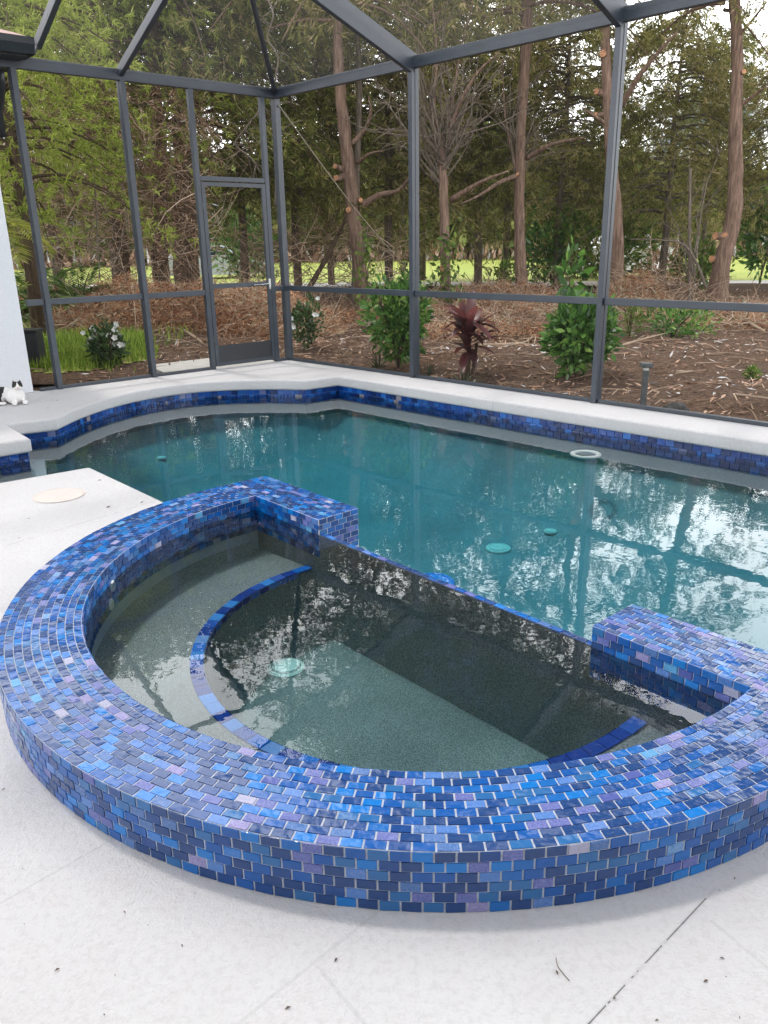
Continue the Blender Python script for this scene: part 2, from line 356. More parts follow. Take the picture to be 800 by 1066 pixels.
# cage lines
CX, CY, ZE, ZT = -1.1317, 9.8346, 2.933, .853
Y1, Y2 = -.791293, .705934
D1 = Vector((math.cos(Y1), math.sin(Y1), 0)); D2 = Vector((math.cos(Y2), math.sin(Y2), 0))
N1 = Vector((math.sin(Y1), -math.cos(Y1), 0)); N2 = Vector((math.sin(Y2), -math.cos(Y2), 0))
CC = Vector((CX, CY, 0))
def W1(s, z=0, off=0): return CC + D1*s + N1*off + Vector((0, 0, z))      # right wall, s to the right
def W2(s, z=0, off=0): return CC + D2*s + N2*off + Vector((0, 0, z))      # left wall, s negative to the left

# ---------------------------------------------------------------- pool outline
def smooth(pts, n=6):
    out = []
    for i in range(len(pts)-1):
        p0, p1, p2, p3 = pts[max(i-1, 0)], pts[i], pts[i+1], pts[min(i+2, len(pts)-1)]
        for k in range(n):
            t = k/n; out.append(.5*((2*p1)+(p2-p0)*t+(2*p0-5*p1+4*p2-p3)*t*t+(3*p1-p0-3*p2+p3)*t**3))
    return out + [pts[-1]]
curve = smooth([Vector(p+(0,)) for p in [(-2.745,6.56),(-2.73,6.74),(-2.70,7.02),(-2.62,7.36),(-2.49,7.68),(-2.28,7.98),(-1.98,8.22),(-1.60,8.335),(-1.19,8.35)]])
straight_dir = Vector((.703, -.711, 0)).normalized()
far_corner = Vector((-.47, 8.50, 0))
OUT = [Vector((-3.75, 4.92, 0)), Vector((-2.654, 5.831, 0)), Vector((-3.07, 6.36, 0))] + curve + [Vector((-.80, 8.27, 0)), far_corner]
OUT += [far_corner + straight_dir*s for s in (2.0, 4.0, 6.0)] + [Vector((4.35, 3.1, 0)), sp(3.6, -.1)]
spa_arc = [sp((RO-.12)*math.cos(th), (RO-.12)*math.sin(th)) for th in [ -(.02+ (PI-.04)*k/40) for k in range(41)]]
near_ring_r = sp(RO-.12, -.1); near_ring_l = sp(-(RO-.12), -.1)
tip = sp(-2.98, -.107)
HOLE = OUT + spa_arc + [sp(-(RO-.12), -.105), tip, tip + Vector((-.80, -.60, 0))*2.1]
# pool water outline stops in the spa's straight wall
POOL = OUT + [sp(RO-.1, .17), sp(-(RO-.1), .17), sp(-(RO-.1), -.105), tip, tip + Vector((-.80, -.60, 0))*2.1]
def area(p): return sum(p[i].x*p[(i+1) % len(p)].y - p[(i+1) % len(p)].x*p[i].y for i in range(len(p)))/2
def offset(poly, d):                        # >0: outwards
    s = 1 if area(poly) > 0 else -1; n = len(poly); out = []
    for i in range(n):
        a, b, c = poly[i-1], poly[i], poly[(i+1) % n]
        e1 = (b-a).normalized(); e2 = (c-b).normalized()
        n1 = Vector((e1.y, -e1.x, 0))*s; n2 = Vector((e2.y, -e2.x, 0))*s
        m = (n1+n2); m = m/max(.35, m.length) if m.length > 0 else n1; m.normalize()
        out.append(b + m*d/max(.4, m.dot(n1)))
    return out
def curve_slab(name, polys, z0, z1, bev, mat, parent=None):
    cu = bpy.data.curves.new(name, 'CURVE'); cu.dimensions = '2D'; cu.fill_mode = 'BOTH'
    for poly in polys:
        spn = cu.splines.new('POLY'); spn.points.add(len(poly)-1); spn.use_cyclic_u = True
        for i, p in enumerate(poly): spn.points[i].co = (p.x, p.y, 0, 1)
    cu.extrude = (z1-z0)/2-bev; cu.bevel_depth = bev; cu.bevel_resolution = 3; cu.offset = -bev
    tmp = bpy.data.objects.new('tmp', cu); COL.objects.link(tmp)
    dg = bpy.context.evaluated_depsgraph_get(); me = bpy.data.meshes.new_from_object(tmp.evaluated_get(dg))
    bpy.data.objects.remove(tmp); bpy.data.curves.remove(cu)
    for v in me.vertices: v.co.z += (z0+z1)/2
    me.materials.clear()
    return link_mesh(name, me, mat, parent)
def prism(name, poly, z0, z1, mat, parent=None):
    return curve_slab(name, [poly], z0, z1, 0, mat, parent)

# ---------------------------------------------------------------- ground, lawn, road
def sheet(name, poly, z, mat, parent=None):
    bm = bmesh.new(); f = bm.faces.new([bm.verts.new((p.x, p.y, z)) for p in poly])
    bmesh.ops.triangulate(bm, faces=[f]); 
    for fc in bm.faces:
        if fc.normal.z < 0: fc.normal_flip()
    me = bpy.data.meshes.new(name); bm.to_mesh(me); bm.free()
    return link_mesh(name, me, mat, parent)
# the garden ground: one sheet with a hole under the deck
HORI = 900
deck_outer = [W1(0, 0, -.06) + N2*-.06, W1(9.5, 0, -.06), Vector((8.5, -4, 0)), Vector((-8, -4, 0)), Vector((-8, 4.4, 0)), Vector((-4.4, 5.6, 0)), Vector((-3.62, 8.05, 0)), W2(-3.0, 0, -.06)]
def ground():
    n = 64; ring = offset(deck_outer, -.25)
    cu = bpy.data.curves.new('g', 'CURVE'); cu.dimensions = '2D'; cu.fill_mode = 'BOTH'
    big = [Vector((math.cos(2*PI*k/n)*HORI, math.sin(2*PI*k/n)*HORI, 0)) for k in range(n)]
    for poly in (big, ring):
        spn = cu.splines.new('POLY'); spn.points.add(len(poly)-1); spn.use_cyclic_u = True
        for i, p in enumerate(poly): spn.points[i].co = (p.x, p.y, 0, 1)
    tmp = bpy.data.objects.new('tmp', cu); COL.objects.link(tmp)
    me = bpy.data.meshes.new_from_object(tmp.evaluated_get(bpy.context.evaluated_depsgraph_get()))
    bpy.data.objects.remove(tmp); me.materials.clear()
    for v in me.vertices: v.co.z = GZ
    return tag(link_mesh('ground', me, M['mulch']), kind='structure')
ground()
# a low mound of mulch over the bed, for relief
def hgt(x, y):
    d = (Vector((x, y, 0))-CC); a = -d.dot(N1); b = -d.dot(N2); e = min(max(0, a if a > b else b), 6)
    return GZ + .01 + (.13*noise.noise(Vector((x*.45, y*.45, 3)))+.05*noise.noise(Vector((x*1.7, y*1.7, 1)))+.06)*min(1, max(0, e-.25)/1.2)
mb = MB(); nx, ny = 110, 80
for j in range(ny+1):
    for i in range(nx+1):
        x = -11+24*i/nx; y = 4.2+20*j/ny; mb.v.append((x, y, hgt(x, y)))
for j in range(ny):
    for i in range(nx):
        q = j*(nx+1)+i; c = Vector((-11+24*(i+.5)/nx, 4.2+20*(j+.5)/ny, 0))
        d = c-CC
        if (d.dot(N1) < -.12 and d.dot(D1) > -2.5) or (d.dot(N2) < -.12 and d.dot(D2) < 2.5):
            if not (d.dot(N2) > -.12 and d.dot(N1) > -.12) and not (c.x < -3.2 and c.y < 8.6):
                mb.f.append((q, q+1, q+nx+2, q+nx+1)); mb.m.append(0)
tag(mb.build('mulch_bed', M['mulch'], None, True), kind='structure')
def strip(name, pts, z, mat): return tag(sheet(name, pts, z, mat), kind='structure')
strip('road', [Vector((-40, 34.5, 0)), Vector((0, 27.0, 0)), Vector((30, 18.5, 0)), Vector((30, 21.5, 0)), Vector((0, 29.6, 0)), Vector((-40, 37.5, 0))], GZ+.09, M['road'])
strip('lawn', [Vector((-60, 41, 0)), Vector((0, 29.7, 0)), Vector((60, 13.8, 0)), Vector((90, 60, 0)), Vector((0, 72, 0)), Vector((-80, 70, 0))], GZ+.05, M['lawn'])

# ---------------------------------------------------------------- deck
deck = curve_slab('pool_deck', [deck_outer, HOLE], -.11, 0, .022, M['deck']); tag(deck, kind='structure')

# ---------------------------------------------------------------- tiles
TILES_V = {}
class Tiler:
    def __init__(s): s.v = []; s.f = []; s.id = []
    def tile(s, P, nrm, k, g=.0010, h=.0020, c=.0012, tilt=.0007):
        # P: four corners of the cell (Vectors), counter-clockwise seen from nrm
        ce = (P[0]+P[1]+P[2]+P[3])/4
        lo = []; hi = []; tu = [random.uniform(-tilt, tilt) for _ in range(2)]
        for i, p in enumerate(P):
            d = ce-p; L = d.length; lo.append(p + d*(g*1.5/L) - nrm*.002)
            hi.append(p + d*((g*1.5+c*1.4)/L) + nrm*(h + tu[0]*(1 if i in (1, 2) else -1) + tu[1]*(1 if i in (2, 3) else -1)))
        b = len(s.v); s.v += [tuple(v) for v in lo+hi]
        s.f += [(b+4, b+5, b+6, b+7)] + [(b+i, b+(i+1) % 4, b+4+(i+1) % 4, b+4+i) for i in range(4)]
        s.id += [k]*5
    def grid(s, f, L, rows, pitch, nrm, sub=1):
        # f(a, r): a along 0..L, r in 0..rows ; running bond
        for r in range(rows):
            off = (.5 if r % 2 else 0)*pitch + random.uniform(-.04, .04)*pitch
            a = -off
            while a < L-1e-4:
                a0, a1 = max(0, a), min(L, a+pitch); a += pitch
                if a1-a0 < .006: continue
                P = [f(a0, r), f(a1, r), f(a1, r+1), f(a0, r+1)]
                s.tile(P, nrm((a0+a1)/2), random.random())
    def build(s, name, mat, parent):
        me = bpy.data.meshes.new(name); me.from_pydata(s.v, [], s.f)
        at_ = me.attributes.new('tid', 'FLOAT', 'FACE'); at_.data.foreach_set('value', s.id); me.update()
        return link_mesh(name, me, mat, parent)
PT = .0468
spa = thing('spa', 'raised half-round hot tub clad in blue mosaic tile spilling into the pool', 'hot tub', tuple(CEN))
# path of the curved ring: short straight legs then the half circle; a from left end to right end
def ringpt(r, a, z=0):               # a measured on radius r, leg length NB each side
    leg = NB
    if a < leg: return sp(-r, NB-a, z)
    th = (a-leg)/r
    if th <= PI: return sp(-r*math.cos(th), -r*math.sin(th), z)
    return sp(r, (th-PI)*r, z)
RM = (RO+RI)/2; LM = PI*RM+2*NB
def sc(a, r):                        # rescale path length from mid radius to radius r
    leg = NB
    if a < leg: return a
    if a > LM-leg: return PI*r+2*NB-(LM-a)
    return leg + (a-leg)*r/RM
UP = Vector((0, 0, 1))
nr = 10; rw = (RO-RI)/nr
top = Tiler(); top.grid(lambda a, r: ringpt(RO-r*rw, sc(a, RO-r*rw), HS), LM, nr, PT, lambda a: UP)
nb = 9; bw = (NF-NB)/nb; LB = RO-.730
top.grid(lambda a, r: sp(-RO+a, NB+r*bw, HS), LB, nb, PT, lambda a: UP)
top.grid(lambda a, r: sp(.730+a, NB+r*bw, HS), LB, nb, PT, lambda a: UP)
side = Tiler(); ns = 6; sh = HS/ns
def radial(a, r, sgn):
    p = ringpt(r, a); q = p-CEN; 
    if a < NB: return -U*sgn
    if a > PI*r+NB: return U*sgn
    return q.normalized()*sgn
side.grid(lambda a, r: ringpt(RO, a, r*sh), PI*RO+2*NB, ns, PT, lambda a: radial(a, RO, 1))
ni = 7
side.grid(lambda a, r: ringpt(RI-.0015, PI*RI+2*NB-a, HS-(ni-r)*sh), PI*RI+2*NB, ni, PT, lambda a: radial(PI*RI+2*NB-a, RI, -1))
for s_ in (-1, 1):
    u0, u1 = (-RI, -.730) if s_ < 0 else (.730, RI)
    side.grid(lambda a, r: sp(u0+a, NB-.0015, HS-(ni-r)*sh), u1-u0, ni, PT, lambda a: -N)       # inner faces
    ue = .730*s_                                                                              # ends at the spillway
    if s_ < 0: side.grid(lambda a, r: sp(ue, NB+a, HS-(7-r)*sh), NF-NB, 7, PT, lambda a: U)
    else: side.grid(lambda a, r: sp(ue, NF-a, HS-(7-r)*sh), NF-NB, 7, PT, lambda a: -U)
    v0, v1 = (-RO, -.730) if s_ < 0 else (.730, RO)
    side.grid(lambda a, r: sp(v1-a, NF, HS-(13-r)*sh), v1-v0, 13, PT, lambda a: N)          # pool faces
    side.grid((lambda a, r: sp(-RO, NF-a, HS-(13-r)*sh)) if s_ < 0 else (lambda a, r: sp(RO, -.1+a, HS-(13-r)*sh)), NF-NB if s_ < 0 else NF+.1, 13, PT, lambda a: U*s_)
tt = top.build('top_tile_course', M['tile'], spa); stl = side.build('side_tile_course', M['tile'], spa)
# grout body
mb = MB(); K = 96; E = .0004
def loopsolid(r0, r1, z0, z1):
    b = len(mb.v)
    for k in range(K+1):
        th = PI*k/K
        for r, z in ((r0, z0), (r0, z1), (r1, z1), (r1, z0)): mb.v.append(tuple(sp(-r*math.cos(th), -r*math.sin(th), z)))
    for k in range(K):
        for j in range(4):
            mb.f.append((b+k*4+j, b+k*4+(j+1) % 4, b+k*4+4+(j+1) % 4, b+k*4+4+j)); mb.m.append(0)
loopsolid(RO, RI, -.12, HS)
def obox(u0, u1, n0, n1, z0, z1, mi=0):
    vs = [sp(u, n, z) for z in (z0, z1) for u, n in ((u0, n0), (u1, n0), (u1, n1), (u0, n1))]
    mb.add(vs, [(3,2,1,0),(4,5,6,7),(0,1,5,4),(1,2,6,5),(2,3,7,6),(3,0,4,7)], mi)
for s_ in (-1, 1):
    a_, b_ = sorted((RO*s_, RI*s_)); obox(a_, b_, .0005, NB, -.4, HS)
    a_, b_ = sorted((RO*s_, .730*s_)); obox(a_, b_, NB+.0003, NF, -1.4, HS)
    obox(a_ if s_ < 0 else b_-.12, a_+.12 if s_ < 0 else b_, -.12, NB, -1.4, -.02)
mb.build('grout_body', M['grout'], spa)
# spillway between the blocks
mb = MB(); u0, u1 = -.7285, .7285
prof = [(NB, -.42), (NB, SZ-.004), (NB+.001, SZ+.002), (NB+.024, SZ+.002), (NB+.030, SZ-.006), (.20, WZ-.02), (.20, -1.4), (NB+.05, -1.4)]
for u in (u0, u1):
    for n_, z in prof: mb.v.append(tuple(sp(u, n_, z)))
k = len(prof)
for j in range(k-1): mb.f.append((j, j+1, k+j+1, k+j)); mb.m.append(0)
mb.f.append(tuple(range(k))); mb.m.append(0); mb.f.append(tuple(reversed(range(k, 2*k)))); mb.m.append(0)
sw = mb.build('spillway_wall', M['spa_plaster'], spa)
tl = Tiler()
tl.grid(lambda a, r: sp(u0+a, NB-.001+r*.025, SZ+.003), u1-u0, 1, .0495, lambda a: UP)
tl.grid(lambda a, r: sp(u1-a, .20-.125*(r/8), (WZ-.02)+(SZ-.006-WZ+.02)*(r/8)), u1-u0, 8, PT, lambda a: (N+UP*.4).normalized())
tl.build('spillway_tile', M['tile'], spa)
# interior shell: wall, bench, pit
mb = MB(); BZ, FZ, RP, PU, PN = -.10, -.42, .845, .060, -.05
def pit(r, th, z): 
    n_ = PN - r*math.sin(th); return sp(PU - r*math.cos(th), n_, z)
K = 72
def ringstrip(fa, fb, mi=0):
    b = len(mb.v)
    for k in range(K+1):
        th = PI*k/K; mb.v += [tuple(fa(th)), tuple(fb(th))]
    for k in range(K): mb.f.append((b+2*k, b+2*k+1, b+2*k+3, b+2*k+2)); mb.m.append(mi)
Ri = RI+.003
wl = lambda z: (lambda th: sp(-Ri*math.cos(th), -Ri*math.sin(th), z))
BW = -.125
ringstrip(wl(.036), wl(BW+.05)); 
ringstrip(wl(BW+.05), lambda th: sp(-(Ri-.05)*math.cos(th), -(Ri-.05)*math.sin(th), BW))
ringstrip(lambda th: sp(-(Ri-.05)*math.cos(th), -(Ri-.05)*math.sin(th), BW), lambda th: pit(RP+.05, th, BZ))
ringstrip(lambda th: pit(RP+.05, th, BZ), lambda th: pit(RP-.001, th, BZ))
for s_ in (-1, 1):   # the bench and wall strips between n=0 and the straight wall
    a_, b_ = sorted((s_*Ri, PU+s_*RP)); b0 = len(mb.v)
    za_, zb_ = (BW, BZ-.001) if s_ < 0 else (BZ-.001, BW)
    mb.add([sp(a_, -.05, za_), sp(b_, -.05, zb_), sp(b_, NB+.002, zb_), sp(a_, NB+.002, za_)], [(0,1,2,3)])
    mb.add([sp(s_*Ri, 0, .036), sp(s_*Ri, NB+.01, .036), sp(s_*Ri, NB+.01, BW), sp(s_*Ri, 0, BW)], [(0,1,2,3)])
    u_a, u_b = sorted((s_*Ri, s_*.727))
    mb.add([sp(u_a, NB-.001, .036), sp(u_b, NB-.001, .036), sp(u_b, NB-.001, FZ-.02), sp(u_a, NB-.001, FZ-.02)], [(0,1,2,3)])
ringstrip(lambda th: pit(RP, th, BZ), lambda th: pit(RP-.03, th, FZ+.06))
ringstrip(lambda th: pit(RP-.03, th, FZ+.06), lambda th: pit(RP-.09, th, FZ))
for s_ in (-1, 1):
    u_ = PU+s_*RP
    pr_ = [(u_, BZ), (u_-s_*.03, FZ+.06), (u_-s_*.09, FZ)]
    for (ua, za), (ub, zb) in zip(pr_[:-1], pr_[1:]): mb.add([sp(ua, PN-.001, za), sp(ua, NB+.004, za), sp(ub, NB+.004, zb), sp(ub, PN-.001, zb)], [(0,1,2,3)])
mb.add([pit(RP, PI*k/K, FZ) for k in range(K+1)] + [sp(PU+RP, NB+.002, FZ), sp(PU-RP, NB+.002, FZ)], [tuple(range(K+3))])
mb.build('interior_shell', M['spa_plaster'], spa, False)
tl = Tiler()
Lp = PI*RP
tl.grid(lambda a, r: (pit(RP+.052-r*.052, a/Lp*PI, BZ+.004)), Lp, 1, .062, lambda a: UP)
tl.grid(lambda a, r: pit(RP-.002, PI-a/Lp*PI, BZ-.03+r*.033), Lp, 1, .062, lambda a: UP)
for s_ in (-1, 1):
    uu = PU+s_*RP
    tl.tile([sp(min(uu, uu+s_*.052), PN, BZ+.004), sp(max(uu, uu+s_*.052), PN, BZ+.004), sp(max(uu, uu+s_*.052), NB-.004, BZ+.004), sp(min(uu, uu+s_*.052), NB-.004, BZ+.004)], UP, random.random())
M['trim_tile'] = tilemat('step_trim_tile', [(0, (.010,.05,.30)), (.3, (.012,.16,.62)), (.6, (.05,.26,.72)), (.8, (.02,.10,.45)), (.92, (.14,.30,.66))], [(0, .1), (.9, .4)])
tl.build('step_trim', M['trim_tile'], spa)
# drain and jets in the spa
dp = at(298, 696, FZ)
mb = MB(); mb.lathe([(.082, 0), (.082, .006), (.074, .012), (.066, .012), (.064, .008)], dp, 40, 0); mb.lathe([(.0641, .004), (.0641, .012), (.060, .020), (.03, .024), (.012, .0245), (.0, .022)], dp, 40, 0)
for k in range(40):
    th = 2*PI*k/40; c = dp + Vector((math.cos(th)*.0652, math.sin(th)*.0652, .0105)); t = Vector((-math.sin(th), math.cos(th), 0))
    mb.bar(c - t*.0025, c + t*.0025, UP, .003, .005, 1)
tag(mb.build('drain_cover', [M['aqua_plastic'], M['black']], spa, False))
for th, z in ((.21, .058), (.04, .012)):
    pass
for px, py, z in ((118, 610, .068), (120, 629, .006)):
    p = at(px, py, z); q = (p-CEN); q.z = 0; dr = -q.normalized(); base = CEN - dr*RI; base.z = z
    mb = MB(); prof = [(.024, 0), (.024, .006), (.018, .010), (.012, .010), (.010, .004)]
    a = dr.cross(UP).normalized(); b0 = len(mb.v); n_ = 20
    for r_, h_ in prof:
        for j in range(n_):
            t_ = 2*PI*j/n_; mb.v.append(tuple(base + dr*h_ + a*math.cos(t_)*r_ + UP*math.sin(t_)*r_))
    for i in range(len(prof)-1):
        for j in range(n_): mb.f.append((i*n_+j, i*n_+(j+1) % n_, (i+1)*n_+(j+1) % n_, (i+1)*n_+j)); mb.m.append(0)
    mb.f.append(tuple((len(prof)-1)*n_+j for j in range(n_))); mb.m.append(0)
    mb.build('jet', M['white_plastic'], spa)

# ---------------------------------------------------------------- swimming pool
pool = thing('swimming_pool', 'freeform swimming pool with teal water and blue tile waterline', 'swimming pool', (0, 5.5, 0))
wall = offset(POOL, .03)
PF = -.78
mb = MB(); n = len(wall)
for z in (-.10, -1.0): mb.v += [(p.x, p.y, z) for p in wall]
for j in range(n): mb.f.append((j, (j+1) % n, n+(j+1) % n, n+j)); mb.m.append(0)
mb.build('basin_wall', M['plaster'], pool)
def in_poly(x, y, poly):
    c = False
    for i in range(len(poly)):
        a, b = poly[i], poly[i-1]
        if (a.y > y) != (b.y > y) and x < (b.x-a.x)*(y-a.y)/(b.y-a.y)+a.x: c = not c
    return c
def seg_d(p, a, b):
    ab = b-a; t = max(0, min(1, (p-a).dot(ab)/ab.length_squared)); return (p-a-ab*t).length
edge = OUT[1:-1]
def floor_z(p):
    d = min(seg_d(p, edge[i], edge[i+1]) for i in range(len(edge)-1)); k = min(1, max(0, d/1.15))
    if d < .4 and not in_poly(p.x, p.y, POOL): k = 0
    return -.40 + (PF+.40)*(1-(1-k)**1.7)
mb = MB(); nx, ny = 90, 84; keep = {}
for j in range(ny+1):
    for i in range(nx+1):
        p = Vector((-4+9*i/nx, .1+8.6*j/ny, 0)); mb.v.append((p.x, p.y, floor_z(p)))
mb.f = [(j*(nx+1)+i, j*(nx+1)+i+1, (j+1)*(nx+1)+i+1, (j+1)*(nx+1)+i) for j in range(ny) for i in range(nx)]; mb.m = [0]*len(mb.f)
bigp = offset(POOL, .12)
fk = [f for f in mb.f if any(in_poly(mb.v[v][0], mb.v[v][1], bigp) for v in f)]
mb.f = fk; mb.m = [0]*len(fk)
mb.build('basin_floor', M['plaster'], pool, True)
# waterline tile round the basin (not along the spa)
tb = offset(POOL, .026); i_end = len(OUT)-1
tl = Tiler(); sgn = 1 if area(POOL) > 0 else -1
def seg_tiles(a, b, inner):
    L = (b-a).length; d = (b-a)/L
    k = max(1, round(L/.072)); 
    for r in range(3):
        z1 = -.108-r*.052
        offk = .5 if r % 2 else 0
        for i in range(k+1):
            t0, t1 = max(0, (i-offk)/k), min(1, (i+1-offk)/k)
            if t1-t0 < .15/k: continue
            p, q = a+d*L*t0, a+d*L*t1
            P = [p+UP*(z1-.052), q+UP*(z1-.052), q+UP*z1, p+UP*z1]
            nn = d.cross(UP) 
            if nn.dot(inner) < 0: nn = -nn; P = [P[1], P[0], P[3], P[2]]
            tl.tile(P, nn, random.random(), g=.001, h=.002)
for i in range(len(tb)):
    a, b = tb[i], tb[(i+1) % len(tb)]
    pa, pb = POOL[i], POOL[(i+1) % len(tb)]
    if (a-sp(0, .17)).length < RO and (b-sp(0, .17)).length < RO: continue
    e = (pb-pa).normalized(); inner = Vector((-e.y, e.x, 0))*sgn
    seg_tiles(a, b, inner)
tl.build('waterline_tile_band', M['band_tile'], pool)
# entry steps at the left, with a blue trim tile
stp = [at(-30, 500, -.30), at(-30, 478, -.30), at(48, 478, -.30), at(50, 503, -.30), at(20, 515, -.30)]
prism('entry_step', stp, PF, -.30, M['plaster'], pool)
tl = Tiler(); e0, e1 = at(53, 486, -.55), at(66, 494, -.55)
dd = (e1-e0).normalized(); ss = Vector((-dd.y, dd.x, 0))*.08
tl.tile([e0, e1, e1+ss, e0+ss], UP, .5); tl.build('step_trim', M['trim_tile'], pool)
for (px, py, z, r_, mt, nm) in ((519, 568, PF, .092, 'aqua_plastic', 'drain_cover'), (573, 556, PF, .05, 'aqua_plastic', 'floor_fitting'), (170, 493, PF, .045, 'white_plastic', 'floor_fitting'), (450, 603, PF, .15, 'blue_plastic', 'drain_cover')):
    p = at(px, py, z+.03); p.z = floor_z(Vector((p.x, p.y, 0)))+.004
    mb = MB(); mb.lathe([(r_, 0), (r_, .006), (r_*.93, .014), (r_*.80, .015), (r_*.78, .010), (r_*.70, .010), (r_*.68, .017), (r_*.2, .020), (0, .019)], p, 36); o = mb.build(nm, M[mt], pool)
    if mt == 'blue_plastic': o['label'] = 'bright blue round fitting'
# ring light just under the water beside the far wall
p = at(610, 473, WZ-.028); mb = MB(); b0 = 0; n_, m_ = 40, 10; r0, r1 = .098, .020
for i in range(n_):
    th = 2*PI*i/n_
    for j in range(m_):
        ph = 2*PI*j/m_; rr = r0 + r1*math.cos(ph); mb.v.append((p.x+rr*math.cos(th), p.y+rr*math.sin(th), p.z+r1*.55*math.sin(ph)))
for i in range(n_):
    for j in range(m_): mb.f.append((i*m_+j, ((i+1) % n_)*m_+j, ((i+1) % n_)*m_+(j+1) % m_, i*m_+(j+1) % m_)); mb.m.append(0)
o = mb.build('pale_ring', M['white_plastic'], None, True); tag(o, 'small pale ring just under the water near the far edge of the pool', 'ring')
# water
pw = prism('pool_water', offset(POOL, .045), PF-.1, WZ, M['pool_water']); tag(pw, kind='structure')
swp = [sp(-(RI+.01)*math.cos(PI*k/64), -(RI+.01)*math.sin(PI*k/64)) for k in range(65)] + [sp(RI+.01, NB+.012), sp(-(RI+.01), NB+.012)]
swo = prism('spa_water', swp, FZ-.05, SZ, M['spa_water']); tag(swo, kind='structure')

# skimmer lid
p = at(62, 516, 0); lid = thing('skimmer_lid', 'round cream skimmer lid set in the white deck', 'lid', tuple(p))
mb = MB(); mb.lathe([(.142, .001), (.142, .005), (.136, .006), (.134, .004)], p, 48); mb.build('rim', M['lid'], lid)
mb = MB(); mb.lathe([(.133, .001), (.133, .005), (.128, .0065), (0, .0065)], p, 48); cover = mb.build('cover', M['lid'], lid)
for px, py in ((56, 514), (69, 518)):
    q = at(px, py, .0075); mb = MB(); mb.bar(q - Vector((.026, -.008, 0)), q + Vector((.026, -.008, 0)), UP, .004, .022); mb.build('finger_hole', M['black'], cover)

# bits of leaf and twig blown onto the deck
g = random.Random(12); mb = MB()
spots = [(752, 998), (770, 1060), (684, 1063), (580, 1013), (4, 822), (104, 500), (148, 523), (113, 528), (735, 1022), (60, 1010), (190, 985), (24, 905), (300, 1050), (30, 540), (50, 425), (60, 417), (765, 915), (500, 392), (495, 391), (350, 1000), (130, 950), (640, 1040), (20, 560)]
for x, y in spots:
    p = at(x, y, 0); a = g.uniform(0, 6.28); d = Vector((math.cos(a), math.sin(a), 0)); s_ = Vector((-d.y, d.x, 0)); L = g.uniform(.003, .007) if y > 600 else g.uniform(.008, .018)
    mb.add([p-d*L+UP*.001, p+s_*L*.4+UP*.004, p+d*L+UP*.002, p-s_*L*.35+UP*.003], [(0, 1, 2, 3)])
pts = [at(x, y, .0025) for x, y in ((579, 997), (581, 1006), (587, 1014), (593, 1021))]; mb.tube(smooth(pts, 4), .0009, 5)
for _ in range(170):
    p = Vector((g.uniform(-2.2, 2.4), g.uniform(.7, 2.4), 0))
    if (p-CEN).length < RO+.02: continue
    a = g.uniform(0, 6.28); d = Vector((math.cos(a), math.sin(a), 0)); s_ = Vector((-d.y, d.x, 0)); L = g.uniform(.0012, .0035); mb.add([p-d*L+UP*.0012, p+s_*L*.6+UP*.002, p+d*L+UP*.0012, p-s_*L*.6+UP*.002], [(0, 1, 2, 3)])
tag(mb.build('leaf_debris', M['debris']), 'tiny leaf and twig bits lying on the white deck', 'debris', kind='stuff')

# ---------------------------------------------------------------- screen enclosure
cage = thing('pool_enclosure', 'slate grey aluminium screen enclosure around the pool with a screen door', 'enclosure', tuple(CC))
AL = M['alu']
def member(name, p, q, side, w_, h_, parent=cage):
    mb = MB(); mb.bar(p, q, side, w_, h_); o = mb.build(name, AL, parent); bevel(o, .004, 2); return o
POSTS1 = [2.106, 4.252, 6.40, 8.55]; POSTS2 = [-1.792, -2.809]
cp = member('corner_post', CC+UP*.0, CC+UP*(ZE-.05), D1, .075, .075)
for s_ in POSTS1:
    mb = MB(); mb.bar(W1(s_, .0), W1(s_, ZE-.05), D1, .05, .10)
    mb.bar(W1(s_-.027, .06), W1(s_-.027, ZE-.06), D1, .004, .012); mb.bar(W1(s_+.027, .06), W1(s_+.027, ZE-.06), D1, .004, .012)
    bevel(mb.build('post', AL, cage), .004)
for s_ in POSTS2:
    mb = MB(); mb.bar(W2(s_, .0), W2(s_, ZE-.05), D2, .05, .10)
    mb.bar(W2(s_-.027, .06), W2(s_-.027, ZE-.06), D2, .004, .012); mb.bar(W2(s_+.027, .06), W2(s_+.027, ZE-.06), D2, .004, .012)
    bevel(mb.build('post', AL, cage), .004)
DL, DR = -1.055, -.185
for s_ in (DL, DR): member('door_post', W2(s_, 0), W2(s_, ZE-.05), D2, .055, .055)
member('door_header', W2(DL+.03, 2.03), W2(DR-.03, 2.03), UP, .05, .05)
# eave beams, chair rails, sole plates
member('eave_beam', W1(-.04, ZE), W1(9.2, ZE), UP, .10, .055); member('eave_beam', W2(.04-.07, ZE), W2(-3.05, ZE), UP, .10, .055)
edges1 = [.037]+POSTS1
for a_, b_ in zip(edges1[:-1], edges1[1:]):
    member('chair_rail', W1(a_+(.026 if a_ > .1 else 0), ZT), W1(b_-.026, ZT), UP, .058, .05); member('sole_plate', W1(a_+(.026 if a_ > .1 else 0), .016), W1(b_-.026, .016), UP, .03, .05)
for a_, b_, ra in ((-.157, -.038, 1), (-1.766, DL-.028, 1), (-2.783, -1.818, 1), (-3.0, -2.835, 1)):
    member('chair_rail', W2(a_, ZT), W2(b_, ZT), UP, .058, .05); member('sole_plate', W2(a_, .016), W2(b_, .016), UP, .03, .05)
